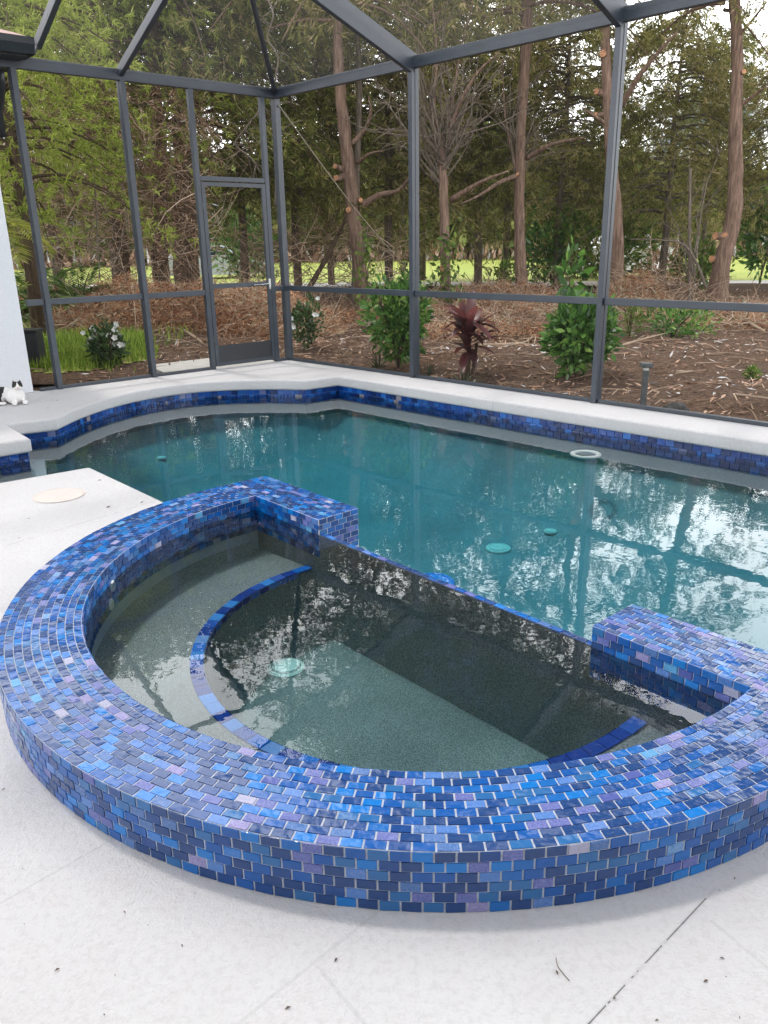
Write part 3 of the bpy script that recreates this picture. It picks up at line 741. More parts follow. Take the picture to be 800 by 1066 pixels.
# door
door = bpy.data.objects.new('door', None); COL.objects.link(door); door.parent = cage; door.location = W2(DR, 0)-CC
mb = MB(); a_, b_ = DL+.032, DR-.032
for s0, s1 in ((a_+.022, a_+.022), (b_-.022, b_-.022)): mb.bar(W2(s0, .03, .012), W2(s0, 1.995, .012), D2, .044, .03)
mb.bar(W2(a_+.044, 1.975, .012), W2(b_-.044, 1.975, .012), UP, .04, .03); mb.bar(W2(a_+.044, .915, .012), W2(b_-.044, .915, .012), UP, .05, .03); mb.bar(W2(a_+.044, .05, .012), W2(b_-.044, .05, .012), UP, .04, .03)
dfo = mb.build('door_frame', AL, door)
mb = MB(); mb.bar(W2(a_+.044, .165, .012), W2(b_-.044, .165, .012), UP, .19, .012); mb.build('kick_plate', M['dark_trim'], door)
mb = MB(); mb.tube([W2(b_-.26, .905, .06), W2(b_-.15, .908, .062), W2(b_-.03, .912, .058)], .008, 8); mb.bar(W2(b_-.022, .85, .03), W2(b_-.022, .97, .03), D2, .03, .012); mb.tube([W2(b_-.03, .912, .03), W2(b_-.03, .912, .062)], .008, 8); mb.build('door_handle', M['chrome'], door)
for zh in (.30, 1.06, 1.72):
    mb = MB(); mb.bar(W2(a_-.002, zh, .02), W2(a_-.002, zh+.07, .02), D2, .02, .02); mb.build('hinge', AL, door)
def panel(name, pts, mat, parent):
    mb = MB(); mb.add(pts, [tuple(range(len(pts)))]); return mb.build(name, mat, parent)
panel('door_screen', [W2(a_+.04, .93, .012), W2(b_-.04, .93, .012), W2(b_-.04, 1.96, .012), W2(a_+.04, 1.96, .012)], M['screen'], door)
panel('door_screen', [W2(a_+.04, .255, .012), W2(b_-.04, .255, .012), W2(b_-.04, .90, .012), W2(a_+.04, .90, .012)], M['screen'], door)
for a1, b1 in zip(edges1[:-1], edges1[1:]):
    panel('screen_panel', [W1(a1, .03), W1(b1, .03), W1(b1, ZT-.02), W1(a1, ZT-.02)], M['screen'], cage)
    panel('screen_panel', [W1(a1, ZT+.02), W1(b1, ZT+.02), W1(b1, ZE-.04), W1(a1, ZE-.04)], M['screen'], cage)
for a1, b1 in ((DR+.02, -.03), (-1.77, DL-.02), (-2.79, -1.81), (-3.0, -2.83)):
    panel('screen_panel', [W2(a1, .03), W2(b1, .03), W2(b1, ZT-.02), W2(a1, ZT-.02)], M['screen'], cage)
    panel('screen_panel', [W2(a1, ZT+.02), W2(b1, ZT+.02), W2(b1, ZE-.04), W2(a1, ZE-.04)], M['screen'], cage)
panel('screen_panel', [W2(DL+.02, 2.05), W2(DR-.02, 2.05), W2(DR-.02, ZE-.04), W2(DL+.02, ZE-.04)], M['screen'], cage)
# roof
HL = 1.5; ZR = ZE+.42*HL
hipE = CC + N2*1.5 + N1*1.31 + UP*3.56
def rb(s_, t): z = min(ZE+.335*t, ZE+.335*2.2); return W1(s_, z, t)
for s_ in POSTS1:
    member('roof_beam', W1(s_, ZE-.02, -.02), rb(s_, 2.2), D1, .05, .17); member('roof_beam', rb(s_, 2.2), rb(s_, 8.5), D1, .05, .17)
member('rafter', W2(POSTS2[0], ZE+.02), W2(POSTS2[0], ZR, HL), D2, .05, .085)
Fr = at(39, 47, 3.05); member('rafter', Fr, Fr+N2*1.3+UP*.42*1.3, D2, .05, .085)
member('rafter', CC+UP*(ZE+.02), hipE, D1.cross(UP), .05, .085)
member('purlin', hipE, W2(-4.5, ZR, HL), UP, .06, .05)
member('purlin', hipE, rb(2.106, 1.9), UP, .06, .05)
for a1, b1 in zip(POSTS1[:-1], POSTS1[1:]):
    for t in (2.2, 4.3, 6.4): member('purlin', rb(a1, t), rb(b1, t), UP, .06, .05)
RSM = M['roof_screen']
L2 = [0.0]+POSTS2+[-4.4]
def l2(s_): return hipE if s_ == 0 else W2(s_, ZR, HL)
for a1, b1 in zip(L2[:-1], L2[1:]): panel('roof_screen_panel', [W2(a1, ZE+.01), W2(b1, ZE+.01), l2(b1), l2(a1)], RSM, cage)
panel('roof_screen_panel', [CC+UP*(ZE+.01), hipE, rb(2.106, 1.9), W1(2.106, ZE+.01)], RSM, cage)
for a1, b1 in zip(POSTS1[:-1], POSTS1[1:]):
    for t0, t1 in ((0, 2.2), (2.2, 4.3), (4.3, 6.4), (6.4, 8.5)): panel('roof_screen_panel', [rb(a1, t0), rb(b1, t0), rb(b1, t1), rb(a1, t1)], RSM, cage)
panel('roof_screen_panel', [hipE, W2(-4.4, ZR, HL), rb(2.106, 8.5), rb(2.106, 1.9)], RSM, cage)

# ---------------------------------------------------------------- house corner
hA = W2(-3.07, 0, .02); hw = -D2; hl = -N2
house = thing('house', 'white stucco house corner with dark gutter and pinkish shingle roof', 'house', tuple(hA))
mb = MB(); vs = [hA, hA+hw*2.6, hA+hw*2.6+hl*4, hA+hl*4]
mb.add([v+UP*z for z in (.004, 2.95) for v in vs], [(3,2,1,0),(4,5,6,7),(0,1,5,4),(1,2,6,5),(2,3,7,6),(3,0,4,7)]); mb.build('wall', M['stucco'], house)
F = at(35, 50, 3.01); F.z = 0
Fq = [F, F+hw*2.9, F+hw*2.9+hl*4.5, F+hl*4.5]
mb = MB(); mb.add([v+UP*z for z in (2.945, 3.02) for v in offset(Fq, -.05)], [(3,2,1,0),(4,5,6,7),(0,1,5,4),(1,2,6,5),(2,3,7,6),(3,0,4,7)]); mb.build('soffit', M['dark_trim'], house)
mb = MB()
def gut(p, q, o_):
    prof = [(0, 2.96), (.06, 2.96), (.10, 3.03), (.10, 3.085), (.09, 3.085), (.085, 3.035), (.055, 2.975), (0, 2.975)]
    b = len(mb.v)
    for e in (p, q):
        for d_, z in prof: mb.v.append(tuple(e + o_*(d_-.05) + UP*z))
    k = len(prof)
    for j in range(k): mb.f.append((b+j, b+(j+1) % k, b+k+(j+1) % k, b+k+j)); mb.m.append(0)
    mb.f.append(tuple(b+j for j in range(k))); mb.m.append(0); mb.f.append(tuple(b+k+j for j in reversed(range(k)))); mb.m.append(0)
gut(F, Fq[1], -hl); gut(Fq[3], F, -hw)
mb.build('gutter', M['dark_trim'], house)
q0 = at(-1, 74, 2.95); q0.z = 0
mb = MB(); mb.tube([q0+UP*2.96, q0+hl*.03+UP*2.84, q0+hl*.12+UP*2.72, q0+hl*.22+UP*2.64, q0+hl*.24+UP*2.4], .05, 10); mb.build('downspout', M['dark_trim'], house, True)
# unseen house wall and porch roof behind the viewer, added to block sky light
mb = MB(); mb.box((-7.5, -3.3, .004), (7.5, -3.0, 3.2)); mb.build('unseen_rear_wall', M['stucco'], house)
mb = MB(); mb.box((-8, -3.6, 3.2), (8, -.9, 3.4)); mb.build('unseen_porch_roof', M['dark_trim'], house)
mb = MB(); ap = F+hw*1.45+hl*3.0+UP*4.1; e = [v+UP*3.09 for v in offset(Fq, .0)]
mb.add(e+[ap, F+hw*1.45+hl*4.5+UP*4.1], [(0,1,4),(1,2,5,4),(3,0,4,5)]); mb.build('roof', M['shingle'], house)

# ---------------------------------------------------------------- cat
def cat():
    base = at(15, 420, 0)
    root = thing('cat', 'black and white cat lying on the deck beside the white wall', 'cat', tuple(base))
    fd = (EYE-base); fd.z = 0; fd.normalize(); side = UP.cross(fd)          # side = towards the photo's right
    bm = bmesh.new()
    def ell(c, r, rot=0.0):
        m = Matrix.Translation(base + side*c[0] + fd*c[1] + UP*c[2]) @ Matrix((( side.x, fd.x, 0, 0), (side.y, fd.y, 0, 0), (0, 0, 1, 0), (0, 0, 0, 1))) @ Matrix.Rotation(rot, 4, 'Z') @ Matrix.Diagonal((r[0], r[1], r[2], 1))
        bmesh.ops.create_icosphere(bm, subdivisions=3, radius=1, matrix=m)
    ell((-.10, -.07, .075), (.17, .085, .075), -.35); ell((.02, .01, .065), (.085, .075, .075)); ell((.035, .03, .11), (.05, .045, .05))
    ell((.05, .05, .165), (.046, .044, .042)); ell((.053, .088, .153), (.022, .018, .017))     # head, muzzle
    for sx in (-1, 1):
        m = Matrix.Translation(base + side*(.05+sx*.028) + fd*.047 + UP*.207) @ Matrix.Diagonal((.016, .010, .026, 1))
        bmesh.ops.create_cone(bm, cap_ends=True, segments=8, radius1=1.0, radius2=.1, depth=1.6, matrix=m)
        ell((.05+sx*.045, .10, .020), (.024, .07, .020))
    ell((-.20, -.06, .05), (.07, .065, .052)); ell((-.17, .03, .02), (.05, .05, .02))
    for k in range(7): ell((-.27+.03*k, -.01+.012*k, .018), (.03, .018, .016))
    me = bpy.data.meshes.new('cat'); bm.to_mesh(me); bm.free()
    t = NT('cat_fur'); co = t.objco()
    def blob(p, r):
        d = t.n('ShaderNodeVectorMath', operation='DISTANCE'); t.l(t.geoco(), d.inputs[0]); d.inputs[1].default_value = tuple(p)
        return t.math('LESS_THAN', t.math('ADD', d.outputs['Value'], t.math('MULTIPLY', t.noise(60, 2, .5, co), .012)), r)
    P = lambda a, b, c: base + side*a + fd*b + UP*c
    k = blob(P(-.19, -.08, .10), .145)
    for p_, r_ in ((P(.014, .068, .192), .043), (P(.090, .068, .192), .043), (P(.05, .01, .20), .050), (P(-.2, .03, .02), .09)): k = t.math('MAXIMUM', k, blob(p_, r_))
    fur = t.done(t.bsdf(t.mix(k, (.74, .72, .70), (.018, .016, .016)), .8, t.bump(t.noise(300, 2, .6, co), .3, .003)))
    o = link_mesh('body', me, fur, root, True)
    rm = o.modifiers.new('remesh', 'REMESH'); rm.mode = 'VOXEL'; rm.voxel_size = .006; rm.use_smooth_shade = True
    sm = o.modifiers.new('smooth', 'SMOOTH'); sm.factor = .5; sm.iterations = 3
    for sx in (-1, 1):
        mb = MB(); c = P(.05+sx*.019, .089, .170)
        bm = bmesh.new(); bmesh.ops.create_icosphere(bm, subdivisions=2, radius=.0075, matrix=Matrix.Translation(c)); me = bpy.data.meshes.new('eye'); bm.to_mesh(me); bm.free()
        link_mesh('eye', me, M['eye'], root, True)
    bm = bmesh.new(); bmesh.ops.create_icosphere(bm, subdivisions=2, radius=.006, matrix=Matrix.Translation(P(.053, .106, .158))); me = bpy.data.meshes.new('nose'); bm.to_mesh(me); bm.free()
    link_mesh('nose', me, M['pinknose'], root, True)
M['eye'] = plain('cat_eye', (.15, .17, .05), .1, .1); M['pinknose'] = plain('pink_nose', (.55, .25, .24), .5, .1)
cat()

# ---------------------------------------------------------------- small fixtures
def path_light(px, py, z, h, label, sq=.045):
    p = at(px, py, z); r = thing('path_light', label, 'garden light', tuple(p))
    mb = MB(); mb.box((p.x-sq/2, p.y-sq/2, p.z), (p.x+sq/2, p.y+sq/2, p.z+h-.05)); bevel(mb.build('post', M['bronze'], r), .005)
    mb = MB(); mb.box((p.x-sq*.42, p.y-sq*.42, p.z+h-.05), (p.x+sq*.42, p.y+sq*.42, p.z+h-.025)); mb.build('lens', M['white_plastic'], r)
    mb = MB(); c = sq*1.05; mb.box((p.x-c, p.y-c, p.z+h-.025), (p.x+c, p.y+c, p.z+h+.012)); bevel(mb.build('cap', M['bronze'], r), .006)
M['bronze'] = plain('weathered_bronze', (.085, .092, .092), .5, .25)
path_light(669, 427, GZ+.02, .40, 'bronze square garden path light in the mulch outside the right screen')
p = at(703, 429, GZ+.02); mb = MB()
bm = bmesh.new(); bmesh.ops.create_icosphere(bm, subdivisions=4, radius=1)
for v in bm.verts:
    q = v.co.copy(); k = 1+.18*noise.noise(q*2.1); v.co = Vector((p.x+q.x*.115*k, p.y+q.y*.10*k, p.z+max(-.02, q.z)*.085*k))
me = bpy.data.meshes.new('rock'); bm.to_mesh(me); bm.free()
tag(link_mesh('rock', me, plain('dark_stone', (.035, .035, .032), .85, .3, 30, .5), None, True), 'low dark rounded rock on the mulch beside the path light', 'rock')
p = at(37, 383, GZ+.05); r = thing('utility_box', 'dark charcoal utility box standing outside beside the white house wall', 'utility box', tuple(p))
mb = MB(); mb.box((p.x-.10, p.y-.10, p.z), (p.x+.12, p.y+.10, p.z+.44)); bevel(mb.build('body', M['dark_trim'], r), .01)
mb = MB(); mb.box((p.x-.115, p.y-.115, p.z+.44), (p.x+.135, p.y+.115, p.z+.475)); bevel(mb.build('lid', M['dark_trim'], r), .01)
pad = prism('concrete_pad', [W2(DL-.5, 0, -.10), W2(DR+.08, 0, -.10), W2(DR+.05, 0, -1.0), W2(DL-.35, 0, -1.0)], GZ, GZ+.085, M['concrete']); tag(pad, kind='structure')

# ---------------------------------------------------------------- foliage builders (triangles and folded leaves in numpy)
def unit(v): return v/np.maximum(1e-9, np.linalg.norm(v, axis=-1, keepdims=True))
def blades_mesh(name, base, tip_, width, wdir=None):
    # one kite-shaped blade per row: base, two shoulders, tip
    n = len(base); d = tip_-base
    if wdir is None: wdir = unit(np.cross(d, rng.normal(size=(n, 3))))
    mid = base + d*.4
    V = np.empty((n, 4, 3)); V[:, 0] = base; V[:, 1] = mid+wdir*width[:, None]/2; V[:, 2] = tip_; V[:, 3] = mid-wdir*width[:, None]/2
    me = bpy.data.meshes.new(name); me.vertices.add(4*n); me.vertices.foreach_set('co', V.reshape(-1))
    me.loops.add(4*n); me.loops.foreach_set('vertex_index', np.arange(4*n, dtype=np.int32))
    me.polygons.add(n); me.polygons.foreach_set('loop_start', np.arange(0, 4*n, 4, dtype=np.int32)); me.polygons.foreach_set('loop_total', np.full(n, 4, dtype=np.int32))
    me.update(calc_edges=True); return me
def conifer_crown(h0, h1, rad, nb, seed, droop=.5, blade=.18, wid=.023, sprays=21, per=18, top_taper=.55):
    """boughs from a trunk at the origin; returns blade mesh and bough curves"""
    g = np.random.default_rng(seed); B = []; T = []; boughs = []
    for i in range(nb):
        f = (i+g.random())/nb; z = h0+(h1-h0)*f**.9; az = g.random()*2*PI; L = rad*(1-top_taper*f)*(.55+.6*g.random())
        up = .15+.35*g.random(); dirx = np.array([math.cos(az), math.sin(az), 0]); prm = np.array([-math.sin(az), math.cos(az), 0])*g.normal()*.25
        ts = np.linspace(0, 1, 7); P = np.stack([np.array([0, 0, z]) + (dirx+prm*t)*L*t + np.array([0, 0, 1])*(up*L*t - (up+droop)*L*t*t) for t in ts]); boughs.append(P)
        for k in range(sprays):
            t = .25+.75*g.random()**.7; q = P[0]*0 + np.array([0, 0, z]) + (dirx+prm*t)*L*t + np.array([0, 0, 1])*(up*L*t-(up+droop)*L*t*t)
            q = q + g.normal(size=3)*np.array([.28, .28, .22])*(.5+.6*L/3)
            dr = unit(dirx*.6 + g.normal(size=3)*.6 + np.array([0, 0, -droop*1.1]))
            o = q + dr*(g.random(per)[:, None]*blade*1.6)
            dd = unit(dr + g.normal(size=(per, 3))*.55)
            B.append(o); T.append(o + dd*(blade*(.5+.8*g.random(per)))[:, None])
    B = np.concatenate(B); T = np.concatenate(T)
    return B, T, wid*(.6+.8*g.random(len(B))), boughs
def crown_mesh(name, *a, **k):
    B, T, Wd, bo = conifer_crown(*a, **k); return blades_mesh(name, B, T, Wd), bo
def trunk_mb(pts, rad, boughs=(), br=.035, n=12):
    mb = MB(); mb.tube(pts, rad, n, wob=.22)
    for P in boughs: mb.tube([tuple(p) for p in P], [br*(1-.85*i/(len(P)-1)) for i in range(len(P))], 5, cap=False)
    return mb
def put_tree(name, loc, label, trunk_data, crown_data, tm, cm, group=None, rz=0, scl=1.0, cat='tree'):
    r = bpy.data.objects.new(name, None); COL.objects.link(r); r.location = loc; r.rotation_euler.z = rz; r.scale = (scl, scl, scl)
    tag(r, label, cat, group)
    for nm, me in (('trunk', trunk_data), ('crown', crown_data)):
        if me is None: continue
        o = bpy.data.objects.new(nm, me); COL.objects.link(o); o.parent = r
    return r
def mesh_of(mb, name, mats):
    me = bpy.data.meshes.new(name); me.from_pydata(mb.v, [], mb.f)
    for m in mats: me.materials.append(m)
    me.polygons.foreach_set('material_index', mb.m); me.polygons.foreach_set('use_smooth', [True]*len(mb.f)); me.update(); return me

# --- near trees with bare pruned trunks, drawn at their own distances
def near_tree(px_pts, dist, label, widths, crown=None, bark='bark', stubs=(), limbs=(), top=None, name='cedar_tree', crown_mat='olive', twigs=None):
    pts = [atd(x, y, dist) for x, y in px_pts]; pts.reverse()
    base = Vector((pts[0].x, pts[0].y, GZ)); 
    pts = [base + Vector((0, 0, -.05))] + pts if pts[0].z > GZ+.1 else [Vector((pts[0].x, pts[0].y, GZ-.05))]+pts[1:]
    rad = [dist*w_/CF/2*.69 for w_ in reversed(widths)]
    if len(rad) < len(pts): rad = [rad[0]*1.2]+rad
    if top:
        e = pts[-1]; d = (pts[-1]-pts[-2]).normalized(); d = (d+UP*1.2).normalized()
        for k in range(1, 4): pts.append(e + d*(top*k/3) + Vector((random.uniform(-.12, .12), random.uniform(-.12, .12), 0))); rad.append(rad[-1]*.75)
    r = thing(name, label, 'tree', tuple(base))
    sm = smooth(pts, 4); rs = []
    for i in range(len(pts)-1):
        for k in range(4): rs.append(rad[i]+(rad[i+1]-rad[i])*k/4)
    rs.append(rad[-1])
    mb = MB(); mb.tube(sm, rs, 14, wob=.25)
    for lp, w0 in limbs:
        q = smooth([atd(x, y, dd) for x, y, dd in lp], 4); m_ = len(q); mb.tube(q, [dist*w0/CF/2*(1-.75*i/(m_-1)) for i in range(m_)], 7)
    if crown:
        z0, z1, rd, nb_, sd_ = crown; c = pts[-1]
        B, T, Wd, bo = conifer_crown(z0, z1, rd, nb_, sd_)
        me = blades_mesh('crown', B + np.array([c.x-base.x, c.y-base.y, 0]), T + np.array([c.x-base.x, c.y-base.y, 0]), Wd); me.materials.append(M[crown_mat])
        o = bpy.data.objects.new('crown', me); COL.objects.link(o); o.parent = r
        for P in bo: mb.tube([tuple(Vector(p)+Vector((c.x, c.y, GZ))) for p in P], [.04*(1-.8*i/(len(P)-1)) for i in range(len(P))], 5, cap=False)
    mb.build('trunk', M[bark], r, True)
    for x, y, sz in stubs:
        c = atd(x, y, dist-.05); i = min(range(len(sm)), key=lambda i_: (sm[i_]-c).length); ax = sm[i]; d = (c-ax); d.z = 0
        tow = (EYE-c); tow.z = 0; d = (d.normalized()*.8 + tow.normalized()*.8 + UP*.15).normalized() if d.length > .02 else tow.normalized()
        mb = MB(); rr = sz*dist/CF/2*.78; e = c + d*.10
        mb.tube([ax, c, e], [rr*1.15, rr*1.05, rr], 12, 0, cap=False); k = len(mb.v)
        mb.add([e + (d.orthogonal().normalized()*math.cos(t)+d.cross(d.orthogonal().normalized())*math.sin(t))*rr for t in [2*PI*j/12 for j in range(12)]], [tuple(range(12))], 1)
        mb.build('cut_stub', [M[bark], M['cut']], r)
    if twigs:
        mb = MB()
        for k in range(twigs[0]):
            x, y = twigs[1]; p0 = atd(x+random.uniform(-3, 3), y+random.uniform(-10, 35), dist); ang = random.gauss(0, .38); L = random.uniform(1.2, 3.2)
            d = (C_RT*math.sin(ang) + UP*math.cos(ang) + Vector((0, 1, 0))*random.gauss(0, .35)).normalized(); P = [p0]
            for j in range(5): d = (d + Vector((random.gauss(0, .26), random.gauss(0, .2), random.gauss(0.0, .2)))).normalized(); P.append(P[-1]+d*L/5)
            mb.tube(P, [.022, .02, .016, .012, .009, .005], 4, cap=False)
            for _ in range(4):
                j = random.randint(1, 4); q = [P[j]]; d2 = (d+Vector((random.gauss(0, .6), random.gauss(0, .6), random.gauss(-.1, .5)))).normalized()
                for _i in range(3): d2 = (d2+Vector((random.gauss(0, .2), random.gauss(0, .2), -.1))).normalized(); q.append(q[-1]+d2*random.uniform(.12, .3))
                mb.tube(q, [.010, .008, .006, .004], 3, cap=False)
        mb.build('twigs', M['bark_grey'], r)
    return r
near_tree([(352, 60), (357, 120), (364, 180), (369, 230), (374, 270), (377, 300), (378, 326)], 17.9, 'reddish pruned trunk with four orange cuts and a vine at its foot', [14, 16, 18, 19, 19, 20, 26],
    crown=(5.6, 15, 3.6, 120, 11), stubs=((352, 174, 6), (353, 186, 7), (365, 219, 7), (373, 209, 6)), limbs=(([(376, 215, 17.9), (395, 203, 17.7), (415, 198, 17.6), (428, 182, 17.4)], 7), ([(372, 170, 17.9), (385, 160, 17.6), (400, 157, 17.4)], 4), ([(366, 150, 17.9), (380, 135, 17.8), (386, 118, 17.6), (384, 100, 17.5)], 5)), top=3.5)
near_tree([(374, 60), (374, 120), (372, 180), (371, 250), (369, 312)], 20.5, 'slender paler trunk close behind the four-cut pruned trunk', [7, 8, 8, 9, 11], crown=(5.8, 14, 3.2, 70, 12), bark='bark_grey', top=3)
near_tree([(459, 140), (461, 180), (463, 230), (464, 280), (464, 330)], 16.6, 'short dark trunk bursting into a broom of bare grey twigs, ivy at its foot', [9, 12, 13, 15, 18], bark='bark', stubs=((462, 280, 8),), limbs=(([(470, 208, 16.6), (500, 190, 16.2), (530, 178, 15.8)], 6),
    ([(461, 160, 16.6), (478, 110, 16.5), (498, 75, 16.3), (520, 55, 16.2)], 5), ([(460, 165, 16.6), (452, 110, 16.6), (455, 60, 16.6), (450, 0, 16.6)], 4), ([(462, 160, 16.6), (472, 100, 16.8), (480, 50, 17.0), (492, 5, 17)], 4)), twigs=(52, (460, 160)))
near_tree([(549, 0), (547, 60), (543, 120), (541, 180), (541, 240), (543, 303)], 20.2, 'tall straight reddish trunk with one low bare limb, midway between the two right posts', [13, 14, 14, 14, 15, 18], crown=(6.0, 15.5, 3.5, 120, 14), limbs=(([(541, 182, 20.2), (520, 190, 19.8), (498, 204, 19.5), (480, 212, 19.2)], 5), ([(548, 165, 20.2), (575, 150, 19.8), (610, 143, 19.6)], 5), ([(540, 190, 20.2), (526, 120, 20.2), (524, 60, 20.2)], 3)), stubs=((540, 182, 4),), top=3.5, twigs=(16, (537, 150)))
near_tree([(533, 120), (531, 180), (528, 240), (524, 292)], 30, 'thin dim trunk leaning in the gap left of the tall straight trunk', [8, 8, 9, 10], crown=(4.2, 11, 3.2, 60, 15), bark='bark_grey', top=5, crown_mat='cedar')
near_tree([(629, -10), (630, 40), (633, 100), (637, 170), (642, 230), (643, 270), (642, 312)], 19.0, 'dark trunk with three orange cuts, half hidden behind the right post', [12, 13, 14, 15, 16, 17, 22], crown=(6.8, 16, 3.6, 110, 16), stubs=((629, 57, 8), (624, 96, 7), (623, 120, 5)), limbs=(([(647, 110, 19.0), (665, 80, 18.6), (685, 55, 18.4), (706, 33, 18.2)], 6), ([(633, 130, 19), (618, 120, 18.8), (606, 112, 18.6)], 4)), top=3)
near_tree([(765, -10), (768, 60), (766, 130), (766, 190), (762, 235), (753, 270), (747, 308)], 19.5, 'crooked reddish trunk with three low orange cuts near the right edge', [13, 14, 16, 18, 21, 22, 27], crown=(5.6, 9.6, 2.6, 40, 17), stubs=((748, 246, 8), (757, 246, 8), (744, 270, 8), (772, 76, 5)), limbs=(([(770, 110, 19.5), (785, 100, 19.3), (800, 88, 19)], 4), ([(762, 45, 19.5), (780, 25, 19.3), (800, 0, 19)], 4)), top=3)
near_tree([(193, 120), (193, 180), (194, 240), (196, 312)], 20.5, 'massive dark cedar trunk beyond the door, bark in long strips', [27, 29, 32, 37], crown=(4.0, 9.2, 4.0, 100, 18), bark='bark_dark', top=5, crown_mat='cedar')
near_tree([(166, 150), (166, 200), (167, 250), (169, 312)], 18.6, 'stout blackish trunk with a ball of dry twigs, left of the massive cedar', [20, 21, 22, 24], crown=(4.2, 8.8, 3.8, 90, 19), bark='bark_dark', top=4, crown_mat='cedar')
near_tree([(352, 245), (338, 272), (322, 300), (316, 316)], 19.2, 'short leaning dark stem left of the four-cut trunk', [6, 7, 8, 9], bark='bark_dark', name='leaning_tree', limbs=(([(352, 245, 19.2), (360, 225, 19.0), (362, 200, 19)], 4),))
near_tree([(719, 175), (718, 230), (718, 305)], 18.2, 'thin pale sapling stem left of the crooked trunk', [3, 4, 5], bark='bark_grey', name='sapling', limbs=(([(735, 300, 18.2), (726, 275, 18.0), (712, 255, 17.8), (690, 250, 17.6), (655, 249, 17.5)], 3),), twigs=(6, (722, 270)))

# --- middle and far trees share meshes
protos = []
for i, (h0, h1, rd, nb_, cmn) in enumerate(((2.6, 9.5, 3.5, 125, 'olive'), (2.5, 10, 3.3, 130, 'cedar'), (2.3, 8.0, 3.5, 115, 'olive'))):
    me, bo = crown_mesh('crown', h0, h1, rd, nb_, 40+i, sprays=22, per=18, blade=.19, wid=.024, droop=.42); me.materials.append(M[cmn])
    mb = trunk_mb([(0, 0, -.2), (.05, 0, h1*.3), (-.05, .05, h1*.65), (0, 0, h1)], [.13, .10, .07, .02], bo, .035)
    protos.append((mesh_of(mb, 'trunk', [M['bark_grey']]), me))
mid = [ # photo x, distance, proto, scale, label
 (255, 24.5, 1, 1.05, 'dark green cedar filling the view through the door top'),
 (310, 25.0, 0, 1.0, 'olive cedar just right of the enclosure corner'),
 (345, 29.0, 1, .95, 'dull green cedar behind the four-cut pruned trunk'),
 (405, 26.0, 2, 1.15, 'bushy olive cedar left of the middle right-hand post'),
 (440, 31.5, 0, 1.0, 'olive cedar directly behind the middle right-hand post'),
 (498, 27.0, 2, 1.1, 'olive cedar between the broom-topped trunk and the tall straight trunk'),
 (580, 25.0, 0, .85, 'olive cedar right of the tall straight trunk'),
 (610, 30.0, 2, .85, 'bushy cedar behind the trunk with three orange cuts'),
 (690, 24.5, 2, .86, 'dense low cedar right of the rightmost post'),
 (730, 30.0, 1, .75, 'dark cedar behind the crooked trunk'),
 (815, 24.0, 2, .80, 'cedar cut by the right edge of the view beyond the crooked trunk'),
 (120, 24.0, 1, 1.0, 'dark cedar behind the thicket of dry twigs'),
 (60, 22.0, 1, 1.05, 'dark cedar behind the lime green tree'),
 (-10, 24.0, 0, 1.1, 'cedar at the left edge above the house roof'),
]
for k, (px, dist, pi_, sc_, lb) in enumerate(mid):
    p = atd(px, 280, dist); put_tree('cedar_tree', (p.x, p.y, GZ), lb, protos[pi_][0], protos[pi_][1], None, None, rz=k*1.7, scl=sc_)
# lime tree at the left, close to the enclosure
me, bo = crown_mesh('crown', 2.0, 5.8, 2.4, 80, 61, sprays=26, per=24, blade=.105, wid=.014, droop=.35, top_taper=.35); me.materials.append(M['lime'])
mb = trunk_mb([(0, 0, -.2), (.05, 0, 2), (-.05, .05, 4), (0, 0, 5.6)], [.14, .11, .08, .03], bo, .03)
p = atd(32, 280, 14.2); put_tree('lime_tree', (p.x, p.y, GZ), 'bright lime green feathery tree over the left posts', mesh_of(mb, 'trunk', [M['bark_dark']]), me, None, None)
me2, bo = crown_mesh('crown', 3.4, 8.5, 2.6, 80, 62, sprays=24, per=18, blade=.13, wid=.018, droop=.45); me2.materials.append(M['lime'])
mb = trunk_mb([(0, 0, -.2), (.05, 0, 3), (-.05, .05, 5.5), (0, 0, 8.5)], [.16, .12, .09, .03], bo, .03)
p = atd(128, 280, 18.0); put_tree('lime_tree', (p.x, p.y, GZ), 'taller yellow-green feathery tree rising behind the third left post', mesh_of(mb, 'trunk', [M['bark_dark']]), me2, None, None)

# --- distant wood: one mass
def far_wood():
    n = 64000; g = rng
    az = g.uniform(R(-62), R(62), n); d = g.uniform(66, 92, n); hmax = 6.5+1.8*np.sin(az*9+1)+1.2*np.sin(az*23)+2*g.random(n)
    hmax = np.where(az > R(17), hmax*.8, hmax)
    z = GZ + .8 + (hmax)*g.random(n)**.8
    P = np.stack([np.sin(az)*d, np.cos(az)*d, z], 1); dd = unit(g.normal(size=(n, 3))+np.array([0, 0, -.4]))
    L = 1.0+1.2*g.random(n); me = blades_mesh('woods', P, P+dd*L[:, None], .55+.5*g.random(n)); me.materials.append(M['wood_far'])
    o = bpy.data.objects.new('woods', me); COL.objects.link(o); tag(o, 'dark green wood far beyond the lawn', 'woods', kind='stuff')
    # bare understorey at its foot
    n = 9000; az = g.uniform(R(-62), R(62), n); d = g.uniform(64, 78, n); P = np.stack([np.sin(az)*d, np.cos(az)*d, np.full(n, GZ)], 1)
    T = P + np.stack([g.normal(size=n)*.4, g.normal(size=n)*.4, .5+1.3*g.random(n)], 1); me = blades_mesh('undergrowth', P, T, .15+.2*g.random(n)); me.materials.append(M['litter'])
    o = bpy.data.objects.new('undergrowth', me); COL.objects.link(o); tag(o, 'pale brown undergrowth along the far edge of the lawn', 'undergrowth', kind='stuff')
far_wood()

